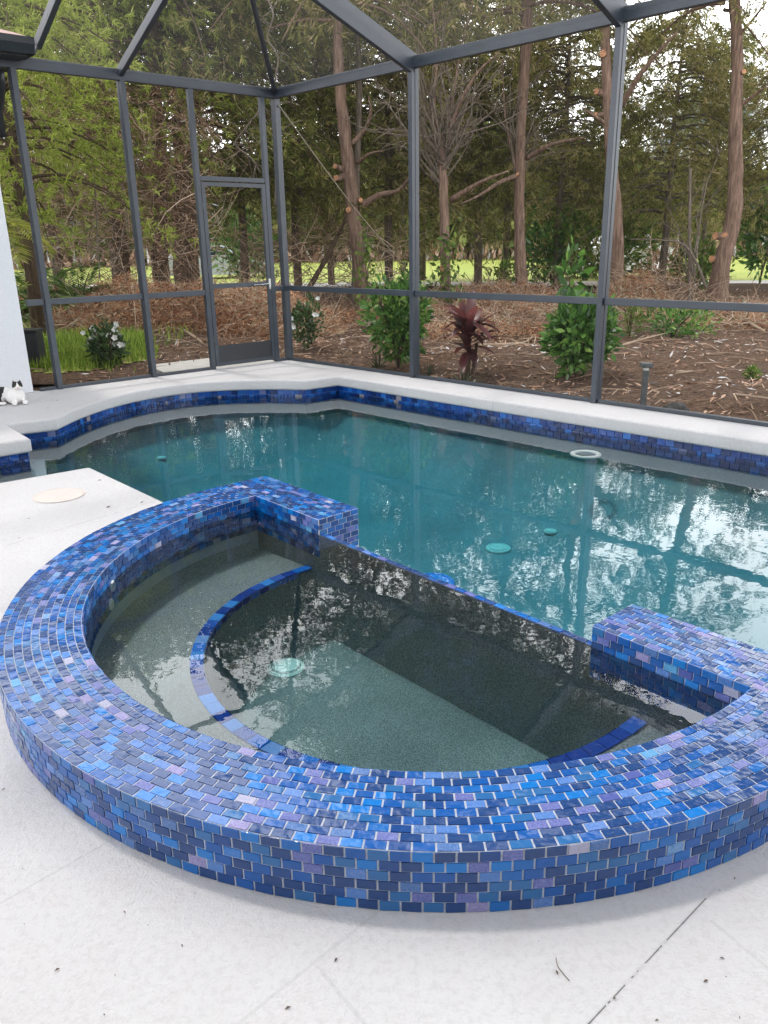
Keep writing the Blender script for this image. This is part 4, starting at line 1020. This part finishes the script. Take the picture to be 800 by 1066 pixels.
# --- broad-leaved shrubs
def leaf_cloud(center, rx, ry, rz_, n, L, W_, seed, up=.5, shell=.5):
    g = np.random.default_rng(seed); v = unit(g.normal(size=(n, 3))); rr = (shell+(1-shell)*g.random(n))**.6
    rough = 1+.22*np.sin(v[:, 0]*5+seed)*np.cos(v[:, 1]*4+v[:, 2]*3)
    P = np.array(center)+v*np.array([rx, ry, rz_])*(rr*rough)[:, None]
    d = unit(v*.8+g.normal(size=(n, 3))*.55+np.array([0, 0, up]))
    ln = L*(.6+.7*g.random(n)); return P, P+d*ln[:, None], W_*(.7+.6*g.random(n))
def shrub(name, px, py, dist_z, label, w_, h_, n, L, W_, mat, seed, flowers=0, cat='shrub', stems=7, lift=.12, stemmat='bark_dark'):
    p = at(px, py, GZ+.03); p.z = hgt(p.x, p.y)-.01; r = thing(name, label, cat, tuple(p))
    Ps = []; g = random.Random(seed)
    for k in range(4):
        c = (p.x+g.uniform(-.22, .22)*w_, p.y+g.uniform(-.22, .22)*w_, p.z+h_*(.40+.26*g.random())); Ps.append(leaf_cloud(c, w_*.36, w_*.36, h_*.40, n//4, L, W_, seed*7+k))
    B, T, Wd = [np.concatenate(x) for x in zip(*Ps)]
    keep = B[:, 2] > p.z+.03; B, T, Wd = B[keep], T[keep], Wd[keep]
    me = blades_mesh('foliage', B, T, Wd); link_mesh('foliage', me, M[mat], r)
    mb = MB()
    for k in range(stems):
        a_ = g.uniform(0, 2*PI); q = [p, p+Vector((math.cos(a_)*w_*.12, math.sin(a_)*w_*.12, h_*.4)), p+Vector((math.cos(a_)*w_*.33, math.sin(a_)*w_*.33, h_*.8))]
        mb.tube(smooth(q, 3), [.012, .011, .010, .009, .008, .006, .004], 5, cap=False)
    mb.build('stems', M[stemmat], r)
    if flowers:
        for k in range(flowers):
            i = g.randrange(len(B)); 
            for _ in range(10):
                if T[i][2] > p.z+h_*.45 and (Vector(T[i])-p).dot((EYE-p).normalized()) > -.05: break
                i = g.randrange(len(B))
            c = Vector(T[i]); mb = MB(); rr = g.uniform(.028, .042)
            for j in range(5):
                t = 2*PI*j/5; tw = (EYE-c).normalized(); ex = tw.cross(UP).normalized(); ey = ex.cross(tw); d = ex*math.cos(t)+ey*math.sin(t)+tw*.4; s2 = (-ex*math.sin(t)+ey*math.cos(t))*rr*.45
                mb.add([c, c+d*rr*.6+s2, c+d*rr*1.1, c+d*rr*.6-s2], [(0, 1, 2, 3)])
            mb.build('flower', M['petal'], r)
    return r
shrub('gardenia_bush', 116, 384, 0, 'round dark bush with white flowers on the grass outside the left screen', .48, .56, 900, .075, .034, 'gard', 3, flowers=18)
shrub('gardenia_bush', 321, 366, 0, 'white-flowered dark bush just right of the enclosure corner', .40, .70, 700, .075, .034, 'gard', 4, flowers=9)
shrub('green_shrub', 415, 384, 0, 'tall bright green leafy shrub behind the middle right-hand post', .66, .98, 1900, .105, .044, 'broad', 5)
shrub('green_shrub', 600, 394, 0, 'broad glossy green shrub with one tall shoot behind the rightmost post', .78, .86, 2200, .105, .046, 'broad', 6)
sp6 = at(592, 394, GZ)
mbp = at(588, 388, GZ); r = thing('leafy_shoot', 'single upright leafy shoot rising above the glossy shrub', 'plant', (mbp.x, mbp.y, GZ))
B, T, Wd = leaf_cloud((mbp.x, mbp.y, GZ+1.08), .14, .14, .30, 46, .17, .08, 66, .3, .2); link_mesh('foliage', blades_mesh('foliage', B, T, Wd), M['broad'], r)
mb = MB(); mb.tube([mbp+UP*.0, mbp+UP*.7, mbp+UP*1.35], [.012, .010, .004], 6); mb.build('stem', M['bark_dark'], r)
shrub('weedy_shrub', 700, 352, 0, 'loose dull green shrub low on the mulch right of the rightmost post', 1.0, .50, 900, .09, .030, 'broad', 8)
shrub('weedy_shrub', 655, 352, 0, 'small feathery green weed behind the path light', .30, .52, 260, .12, .016, 'broad_lt', 9, cat='weed')
shrub('weed', 783, 394, 0, 'small light green weed alone on the mulch by the right edge', .17, .12, 120, .055, .024, 'broad_lt', 10, cat='weed')
shrub('undergrowth_bush', 725, 306, 0, 'sprawling yellow-green bush at the foot of the crooked trunk', 1.5, 1.2, 700, .20, .08, 'broad_lt', 11, cat='bush')
shrub('undergrowth_bush', 790, 300, 0, 'bright green broad-leaved bush right of the crooked trunk', 1.3, 2.4, 800, .24, .10, 'broad', 12, cat='bush')
shrub('undergrowth_bush', 575, 300, 0, 'pale green bush left of the rightmost post under the cedars', 1.5, 1.4, 600, .20, .07, 'broad_lt', 13, cat='bush')
shrub('undergrowth_bush', 252, 300, 0, 'shiny green bush seen through the upper door screen', 2.6, 2.6, 1300, .24, .10, 'broad', 14, cat='bush')
shrub('undergrowth_bush', 522, 306, 0, 'yellow-green weeds at the foot of the tall straight trunk', .9, .9, 350, .17, .06, 'broad_lt', 15, cat='bush')
shrub('undergrowth_bush', 430, 300, 0, 'dark sprig of leaves behind the middle right-hand post', .9, 1.0, 220, .16, .06, 'gard', 16, cat='bush')
shrub('undergrowth_bush', 690, 300, 0, 'tan and green tangle in front of the white car', 1.8, 1.0, 500, .20, .05, 'brush', 17, cat='bush')
shrub('small_tree', 640, 302, 0, 'small leafy tree hiding the top of the white car', 3.0, 2.5, 1500, .22, .085, 'broad_lt', 18, cat='tree')
shrub('small_tree', 575, 301, 0, 'dull green small tree left of the white car', 2.2, 2.3, 1000, .22, .085, 'broad', 19, cat='tree')
# ti plant
def strap_plant(name, px, py, label, cat, h0, n, L, W_, mat, seed, cane=True, up=(.1, 1.1)):
    p = at(px, py, GZ+.03); p.z = hgt(p.x, p.y)-.01; r = thing(name, label, cat, tuple(p)); g = random.Random(seed); mb = MB()
    for k in range(n):
        a_ = g.uniform(0, 2*PI); el = g.uniform(*up); ln = L*g.uniform(.7, 1.15); o = p+UP*(h0*(g.uniform(.45, 1) if cane else 1)); d = Vector((math.cos(a_)*math.cos(el), math.sin(a_)*math.cos(el), math.sin(el)))
        sd_ = d.cross(UP).normalized(); P = [o]; q = d.copy()
        for j in range(5): q = (q+Vector((0, 0, -.16))).normalized(); P.append(P[-1]+q*ln/5)
        ws = [.25, .8, 1.0, .9, .55, .05]; b = len(mb.v)
        for j, c in enumerate(P): mb.v += [tuple(c+sd_*W_*ws[j]/2+UP*W_*.12*ws[j]), tuple(c), tuple(c-sd_*W_*ws[j]/2+UP*W_*.12*ws[j])]
        for j in range(5):
            for e in (0, 1): mb.f.append((b+3*j+e, b+3*j+e+1, b+3*j+3+e+1, b+3*j+3+e)); mb.m.append(0)
    mb.build('leaves', M[mat], r, True)
    if cane:
        mb = MB(); mb.tube([p, p+UP*h0*.5+Vector((.01, 0, 0)), p+UP*h0], [.028, .025, .02], 8); mb.tube([p+Vector((.05, .03, 0)), p+Vector((.09, .05, h0*.4)), p+Vector((.1, .05, h0*.6))], .018, 8); mb.build('cane', M['bark_dark'], r)
    return r
strap_plant('ti_plant', 487, 391, 'maroon strap-leaved ti plant on a short cane in the mulch', 'plant', .62, 50, .44, .105, 'ti', 5, up=(-.1, 1.2))
strap_plant('border_grass', 483, 402, 'tuft of dark grass at the foot of the maroon plant', 'grass tuft', .0, 46, .26, .012, 'monkey', 6, False, (.5, 1.45))
strap_plant('border_grass', 394, 386, 'tuft of dark grass left of the bright green shrub', 'grass tuft', .0, 46, .28, .012, 'monkey', 7, False, (.6, 1.45))
strap_plant('border_grass', 447, 390, 'small dark grass tuft right of the middle post foot', 'grass tuft', .0, 26, .20, .011, 'monkey', 8, False, (.6, 1.45))
# sago palms
def pinnate(name, loc, label, fronds, L, mat, seed, h0=.3, up=(.35, 1.2), cat='palm', leaflet=.18):
    r = thing(name, label, cat, tuple(loc)); g = np.random.default_rng(seed); B = []; T = []; mb = MB(); loc = Vector(loc)
    for k in range(fronds):
        az = g.random()*2*PI; el = up[0]+(up[1]-up[0])*g.random(); d = Vector((math.cos(az)*math.cos(el), math.sin(az)*math.cos(el), math.sin(el))); o = loc+UP*h0; P = [o]; ln = L*(.75+.4*g.random())
        for j in range(14): d = (d+Vector((0, 0, -.11))).normalized(); P.append(P[-1]+d*ln/14)
        mb.tube(P, [.014-.0009*i for i in range(15)], 4, cap=False)
        for j in range(2, 15):
            t = (P[j]-P[j-1]).normalized(); s_ = t.cross(UP).normalized(); wv = math.sin(PI*min(1, (j-1)/13.5))**.6
            for e in (0, .5):
                c = P[j-1]+(P[j]-P[j-1])*e
                for sg in (-1, 1): q = (s_*sg*.85+t*.55+Vector((0, 0, .12))).normalized(); B.append(tuple(c)); T.append(tuple(c+q*leaflet*(ln/L)*(wv*.9+.15)+Vector((0, 0, -.02))))
    B, T = np.array(B), np.array(T); link_mesh('fronds', blades_mesh('fronds', B, T, np.full(len(B), leaflet*.11)), M[mat], r); mb.build('ribs', M[mat], r)
    mb = MB(); mb.tube([loc-UP*.1, loc+UP*h0*.6, loc+UP*h0], [.14, .13, .10], 12, wob=.3); mb.build('trunk', M['bark_dark'], r, True)
p = at(95, 318, GZ); p = atd(82, 300, 15.5); pinnate('sago_palm', (p.x, p.y, GZ), 'dark green sago palm mound beyond the second left post', 46, 1.35, 'sago', 21, .35, (.15, 1.3), leaflet=.24)
p = atd(38, 300, 16.5); pinnate('sago_palm', (p.x, p.y, GZ), 'green sago palm partly hidden by the white house wall', 40, 1.35, 'sago', 22, .30, (.15, 1.3), leaflet=.24)
p = atd(4, 240, 11.8); pinnate('young_palm', (p.x-.25, p.y, GZ), 'yellow-green palm frond showing above the white wall', 9, 1.1, 'palm', 27, 1.75, (.2, 1.0), leaflet=.30)
# ---------------------------------------------------------------- vines on trunks
def vine(px0, py0, px1, py1, dist, label, n, wd, seed, L=.12):
    a, b = atd(px0, py0, dist), atd(px1, py1, dist); g = np.random.default_rng(seed); r = thing('vine', label, 'vine', (a.x, a.y, GZ))
    t = g.random(n)**1.2; P = np.array(a)[None]*(1-t[:, None])+np.array(b)[None]*t[:, None]; P[:, :2] += g.normal(size=(n, 2))*wd*(1.1-.7*t)[:, None]; P[:, 2] += g.normal(size=n)*.12
    d = unit(g.normal(size=(n, 3))+np.array([0, -.6, -.2])); link_mesh('foliage', blades_mesh('foliage', P, P+d*(L*(.6+.8*g.random(n)))[:, None], L*.7*(.6+.6*g.random(n))), M['broad_lt'], r)
    mb = MB(); pts = [a.lerp(b, k/8)+Vector((random.gauss(0, .05), random.gauss(0, .03), 0)) for k in range(9)]; pts[0].z = GZ; mb.tube(smooth(pts, 3), .013, 5); mb.build('stem', M['bark_grey'], r)
vine(387, 320, 380, 236, 17.4, 'leafy green vine hanging beside the four-cut trunk', 230, .16, 1)
vine(467, 318, 466, 248, 16.3, 'ivy wrapped round the foot of the broom-topped trunk', 240, .22, 2)
def bare_vine(px_pts, dist, label, w_=.014):
    q = smooth([atd(x+random.uniform(-2, 2), y, dist+random.uniform(-.1, .1)) for x, y in px_pts], 5); r = MB(); r.tube(q, w_, 5)
    for k in range(14):
        i = random.randrange(2, len(q)-2); d = Vector((random.gauss(0, 1), random.gauss(0, .4), random.gauss(-.3, .6))).normalized(); L = random.uniform(.15, .5)
        r.tube([q[i], q[i]+d*L*.5, q[i]+d*L+Vector((0, 0, -.08))], [w_*.7, w_*.5, w_*.3], 4)
    return tag(r.build('hanging_vine', M['bark_grey'], None, True), label, 'vine')
bare_vine([(276, -5), (286, 15), (279, 40), (290, 60), (285, 95), (292, 130), (289, 175), (286, 215)], 13.5, 'bare pale vine dangling beside the enclosure corner')
bare_vine([(262, 90), (270, 110), (255, 135), (246, 150), (262, 165), (272, 180)], 14.0, 'bare looping vine above the door')
bare_vine([(98, 180), (100, 220), (103, 260), (106, 290)], 14.0, 'thin bare vine hanging over the sago palm', .010)
bare_vine([(128, 190), (131, 230), (124, 262), (130, 285), (136, 304)], 14.5, 'knotted bare vine between the sago palm and the third left post', .010)
# rope from the enclosure corner
mb = MB(); a = CC+UP*(ZE-.12)+D1*.06; b = atd(421, 275, 16.8); pts = [a.lerp(b, k/12)-UP*.10*math.sin(PI*k/12) for k in range(13)]; pts += [Vector((b.x+.02, b.y, b.z-.4)), Vector((b.x+.03, b.y, GZ))]
mb.tube(pts, .0065, 6); tag(mb.build('rope', plain('pale_rope', (.33, .30, .23), .8, .2), None, True), 'pale taut rope slanting from the enclosure corner past the pruned trunk', 'rope')

# ---------------------------------------------------------------- thickets, brush, litter
def twig_mass(name, label, cat, cx, cy, rx, ry, h, n, seed, mat, rad=.006, dome=True, leafn=0, leafmat_=None, kind=None, up=.15, L=(.3, .9), z0=None, mats=None):
    g = random.Random(seed); mb = MB()
    for k in range(n):
        a_ = g.uniform(0, 2*PI); rr = math.sqrt(g.random()); x = cx+rx*rr*math.cos(a_); y = cy+ry*rr*math.sin(a_)
        top = h*(1-rr**2 if dome else 1)*(1+.35*noise.noise(Vector((x*1.3, y*1.3, seed)))); z = GZ+.03+top*g.random()**.6
        d = Vector((g.gauss(0, 1), g.gauss(0, 1), g.gauss(up, .45))).normalized(); ln = g.uniform(*L); P = [Vector((x, y, z))]
        for j in range(3): d = (d+Vector((g.gauss(0, .3), g.gauss(0, .3), g.gauss(-.05, .25)))).normalized(); q = P[-1]+d*ln/3; q.z = max(GZ+.02, q.z); P.append(q)
        w_ = rad*g.uniform(.5, 1.6); mb.tube(P, [w_, w_*.85, w_*.6, w_*.3], 3, cap=False)
    if kind or not leafn: o = mb.build(name, M[mat], None); tag(o, label, cat, kind=kind); return o
    r = thing(name, label, cat, (cx, cy, GZ)); mb.build('branches', M[mat], r)
    gg = np.random.default_rng(seed); a_ = gg.random(leafn)*2*PI; rr = np.sqrt(gg.random(leafn)); x = cx+rx*rr*np.cos(a_); y = cy+ry*rr*np.sin(a_)
    nz = np.array([noise.noise(Vector((x[i]*1.3, y[i]*1.3, seed))) for i in range(leafn)]); z = GZ+.02+h*(1-rr**2 if dome else 1)*(1+.35*nz)*gg.random(leafn)**.45
    B = np.stack([x, y, z], 1); d = unit(gg.normal(size=(leafn, 3))*np.array([1, 1, .7])+np.array([0, 0, -.35])); ln = .06+.13*gg.random(leafn)
    link_mesh('dry_foliage', blades_mesh('dry_foliage', B, B+d*ln[:, None], .006+.014*gg.random(leafn)), M[leafmat_], r); return r
p = at(178, 352, GZ); twig_mass('brush_pile', 'big heap of reddish dry brush left of the door', 'brush pile', -3.9, 14.2, 2.3, 1.5, .95, 1300, 31, 'twig', .0055, leafn=30000, leafmat_='brush')
p = at(262, 350, GZ); twig_mass('brush_pile', 'lower heap of dry brush seen through the door', 'brush pile', -1.9, 13.6, 1.3, 1.2, .85, 700, 32, 'twig', .0055, leafn=16000, leafmat_='brush')
p = at(70, 330, GZ); twig_mass('brush_pile', 'low brown brush heap behind the grass on the left', 'brush pile', -6.6, 16.0, 1.7, 1.2, .75, 600, 33, 'twig', .0055, leafn=13000, leafmat_='brush')
p = atd(100, 250, 17.5); twig_mass('dry_thicket', 'tall tangle of bare grey brown twigs between the second and third left posts', 'thicket', p.x, p.y, 2.6, 1.2, 4.2, 1500, 34, 'twig', .0065, False, leafn=14000, leafmat_='deadleaf' if 'deadleaf' in M else 'litter', L=(.5, 1.6))
p = atd(152, 220, 17.8); twig_mass('dry_twig_ball', 'ball of dry curled twigs on the stout blackish trunk', 'twigs', p.x, p.y, .35, .3, .4, 10, 35, 'twig', .008, L=(.3, .5))
p = atd(330, 285, 21.5); twig_mass('dry_thicket', 'pale bare undergrowth behind the leaning stem', 'thicket', p.x, p.y, 2.4, .9, 1.7, 620, 36, 'twig', .010, False, L=(.4, 1.2))
p = atd(650, 295, 18); twig_mass('dry_thicket', 'brown dry bush at the foot of the trunk with three orange cuts', 'thicket', p.x+.3, p.y, .9, .6, .75, 300, 37, 'twig', .006, True, leafn=6000, leafmat_='brush')
p = atd(700, 290, 18.6); twig_mass('dry_thicket', 'pale twiggy tangle left of the crooked trunk', 'thicket', p.x-.25, p.y, .8, .5, .85, 300, 38, 'twig', .009, True, L=(.4, 1.2))
p = atd(520, 300, 19); twig_mass('dry_thicket', 'low brown brushwood before the tall straight trunk', 'thicket', p.x, p.y, 2.2, 1.2, .55, 520, 39, 'twig', .006, True, leafn=9000, leafmat_='brush', L=(.4, 1.2))
for (px, py, rx_, ry_, hh_, n_, ln_, sd_, lb) in ((505, 345, 1.5, .9, .26, 420, 6500, 51, 'low spread of dry sticks and straw behind the maroon plant'), (545, 322, 1.8, 1.1, .36, 420, 8000, 52, 'straw brown brush heap between the maroon plant and the glossy shrub'),
    (345, 332, 1.6, 1.2, .26, 300, 5500, 53, 'low brown brush spread right of the white-flowered dark bush'), (760, 330, 2.0, 1.4, .34, 480, 9000, 54, 'wide low reddish brush heap below the crooked trunk'), (440, 328, 1.6, 1.0, .28, 320, 6000, 55, 'dry brush spread behind the bright green shrub')):
    p = at(px, py, GZ+.1); twig_mass('brush_pile', lb, 'brush pile', p.x, p.y, rx_, ry_, hh_, n_, sd_, 'twig', .006, leafn=ln_, leafmat_='brush', L=(.3, 1.1), up=.05)
# litter and grass as stuff
def bed_points(n, g, far=13.0):
    out = []
    while len(out) < n:
        x, y = g.uniform(-9, 11), g.uniform(4.5, 22); d = Vector((x, y, 0))-CC; a, b = d.dot(N1), d.dot(N2)
        if (a < -.12 or b < -.12) and not (x < -3.4 and y < 9.2) and min(-a if a < 0 else 99, -b if b < 0 else 99) < far:
            e = max(-a, -b)
            if g.random() < 1/(1+.10*e): out.append((x, y))
    return np.array(out)
g = random.Random(9); q = bed_points(26000, g); zz = np.array([hgt(x, y) for x, y in q])
B = np.concatenate([q, zz[:, None]+.012], 1); d = unit(rng.normal(size=(len(B), 3))*np.array([1, 1, .22])); ln = .04+.13*rng.random(len(B))**2
o = link_mesh('leaf_litter', blades_mesh('leaf_litter', B, B+d*ln[:, None], .012+.022*rng.random(len(B)), unit(np.cross(d, np.array([0, 0, 1.0])+.3*rng.normal(size=d.shape)))), M['litter']); tag(o, 'brown leaf litter strewn over the mulch bed', 'leaf litter', kind='stuff')
mb = MB(); q = bed_points(1700, g)
for x, y in q:
    a = g.uniform(0, 2*PI); L = g.uniform(.15, .6); z = hgt(x, y)+.02; d = Vector((math.cos(a), math.sin(a), g.gauss(0, .10))); s = Vector((-d.y, d.x, 0))*g.gauss(0, .10); w_ = g.uniform(.003, .009)
    mb.tube([Vector((x, y, z)), Vector((x, y, z+.02))+d*L*.5+s, Vector((x, y, z))+d*L], [w_, w_*.8, w_*.5], 4)
tag(mb.build('fallen_twigs', M['twig']), 'fallen twigs scattered over the mulch bed', 'twigs', kind='stuff')
def fallen(pts, w_, label):
    mb = MB(); q = [at(x, y, GZ) for x, y in pts]
    for v, (x, y) in zip(q, pts): v.z = hgt(v.x, v.y)+.03+.04*random.random()
    q = smooth(q, 4); m_ = len(q); mb.tube(q, [w_*(1-.5*i/(m_-1)) for i in range(m_)], 7, wob=.2)
    for k in range(3):
        i = random.randrange(1, m_-1); d = Vector((random.gauss(0, 1), random.gauss(0, 1), random.uniform(0, .5))).normalized(); mb.tube([q[i], q[i]+d*.15, q[i]+d*.28-UP*.03], [w_*.5, w_*.4, w_*.2], 5)
    tag(mb.build('fallen_branch', M['deadwood'], None, True), label, 'branch', 'dead branches lying on the mulch bed')
fallen([(500, 372), (530, 370), (548, 362), (556, 352)], .022, 'pale dead branch lying right of the maroon plant, upturned at one end')
fallen([(508, 345), (525, 352), (545, 358), (556, 356)], .020, 'pale forked stick lying behind the maroon plant')
fallen([(540, 340), (556, 352), (556, 366)], .016, 'short bent stick touching the left side of the glossy shrub')
fallen([(455, 352), (470, 340), (492, 332)], .02, 'dead stick leaning left behind the maroon plant')
fallen([(384, 346), (396, 352), (403, 360)], .040, 'thick pinkish log end left of the bright green shrub')
fallen([(388, 352), (398, 345), (408, 340)], .030, 'second thinner log crossing the thick one')
fallen([(645, 370), (680, 360), (712, 350)], .016, 'thin pale branch lying behind the path light')
fallen([(755, 322), (775, 340), (795, 352)], .035, 'stout pale branch lying below the crooked trunk')
fallen([(772, 318), (784, 330), (800, 336)], .030, 'second pale branch right of the stout one, at the picture edge')
fallen([(186, 350), (202, 362), (214, 368)], .026, 'pale stick poking from the brush heap left of the door')
# grass in the side lawn
g = random.Random(4); n = 11000; pts = []
poly = [at(x_, y_, GZ+.06) for x_, y_ in ((5, 384), (60, 390), (110, 384), (165, 374), (150, 356), (100, 340), (5, 330))]
def inside(x, y):
    c = False
    for i in range(len(poly)):
        a, b = poly[i], poly[i-1]
        if (a.y > y) != (b.y > y) and x < (b.x-a.x)*(y-a.y)/(b.y-a.y)+a.x: c = not c
    return c
xs = [v.x for v in poly]; ys = [v.y for v in poly]
mb = MB(); NX, NY = 46, 46
for j in range(NY+1):
    for i in range(NX+1):
        x, y = min(xs)+(max(xs)-min(xs))*i/NX, min(ys)+(max(ys)-min(ys))*j/NY; mb.v.append((x, y, hgt(x, y)+.012))
for j in range(NY):
    for i in range(NX):
        c_ = [mb.v[q_] for q_ in (j*(NX+1)+i, j*(NX+1)+i+1, (j+1)*(NX+1)+i+1, (j+1)*(NX+1)+i)]
        if inside(sum(q_[0] for q_ in c_)/4, sum(q_[1] for q_ in c_)/4): mb.f.append((j*(NX+1)+i, j*(NX+1)+i+1, (j+1)*(NX+1)+i+1, (j+1)*(NX+1)+i)); mb.m.append(0)
tag(mb.build('side_lawn', M['lawn'], None, True), kind='structure')
while len(pts) < n:
    x, y = g.uniform(min(xs), max(xs)), g.uniform(min(ys), max(ys))
    if inside(x, y) or g.random() < .06: pts.append((x, y, hgt(x, y)+.0))
B = np.array(pts); T = B + np.stack([rng.normal(size=n)*.04, rng.normal(size=n)*.04, .08+.12*rng.random(n)], 1)
o = link_mesh('long_grass', blades_mesh('long_grass', B, T, .012+.012*rng.random(n)), M['grass']); tag(o, 'bright green grass patch outside the left screen', 'grass', kind='stuff')

# ---------------------------------------------------------------- cars far beyond the bed
def car(loc, rz, label, paint):
    r = bpy.data.objects.new('parked_car', None); COL.objects.link(r); r.location = loc; r.rotation_euler.z = rz; tag(r, label, 'car')
    def part(mb, nm, mat, parent=r, bev=0, smooth_=False):
        me = bpy.data.meshes.new(nm); me.from_pydata(mb.v, [], mb.f); me.materials.append(mat); o = bpy.data.objects.new(nm, me); COL.objects.link(o); o.parent = parent
        if smooth_: me.polygons.foreach_set('use_smooth', [True]*len(mb.f))
        if bev: bevel(o, bev, 3)
        return o
    prof = [(-2.2, .28), (-2.25, .55), (-2.18, .86), (-1.95, .95), (1.05, .98), (1.9, .86), (2.22, .68), (2.25, .40), (2.15, .28)]
    mb = MB(); k = len(prof)
    for y in (-.88, .88): mb.v += [(x, y, z) for x, z in prof]
    mb.f += [tuple(range(k)), tuple(reversed(range(k, 2*k)))] + [(j, (j+1) % k, k+(j+1) % k, k+j) for j in range(k)]; mb.m += [0]*(k+2)
    part(mb, 'body', paint, bev=.06)
    mb = MB(); mb.v = [(-1.75, -.80, .95), (1.05, -.80, .97), (.35, -.62, 1.44), (-1.15, -.62, 1.46), (-1.75, .80, .95), (1.05, .80, .97), (.35, .62, 1.44), (-1.15, .62, 1.46)]
    mb.f = [(0,1,2,3), (7,6,5,4), (1,5,6,2), (4,0,3,7), (3,2,6,7)]; mb.m = [0]*5; part(mb, 'cabin', paint, bev=.04)
    gl = M['carglass']
    mb = MB(); mb.v = [(-1.45, -.775, 1.02), (.78, -.775, 1.03), (.28, -.655, 1.385), (-1.08, -.655, 1.395)]; mb.f = [(0,1,2,3)]; mb.m = [0]; part(mb, 'side_window', gl)
    mb = MB(); mb.v = [(-1.45, .775, 1.02), (.78, .775, 1.03), (.28, .655, 1.385), (-1.08, .655, 1.395)]; mb.f = [(3,2,1,0)]; mb.m = [0]; part(mb, 'side_window', gl)
    mb = MB(); mb.v = [(1.00, -.68, 1.03), (1.00, .68, 1.03), (.43, .56, 1.41), (.43, -.56, 1.41)]; mb.f = [(0,1,2,3)]; mb.m = [0]; part(mb, 'windscreen', gl)
    for x in (-1.35, 1.4):
        for y in (-.86, .86):
            mb = MB(); mb.tube([(x, y-.1, .32), (x, y+.1, .32)], .32, 20); w_ = part(mb, 'wheel', M['black'])
            mb = MB(); mb.tube([(x, y-.105, .32), (x, y+.105, .32)], .19, 14); part(mb, 'rim', M['chrome'], w_)
    for y in (-.62, .62):
        mb = MB(); mb.box((2.17, y-.2, .58), (2.24, y+.2, .70)); part(mb, 'headlight', M['white_plastic'], bev=.02)
M['carglass'] = plain('car_glass', (.02, .03, .04), .05, .1, 30, Specular_IOR_Level=.8)
p = atd(636, 283, 33); car((p.x, p.y, GZ+.09), R(190), 'white car parked beyond the mulch bed behind the rightmost post', plain('white_car_paint', (.75, .76, .78), .2, .03, Coat_Weight=.6))
p = atd(224, 280, 38); car((p.x, p.y, GZ), R(20), 'silver car glimpsed through the door screen beside the massive cedar', plain('silver_car_paint', (.45, .48, .52), .25, .05, Coat_Weight=.6))
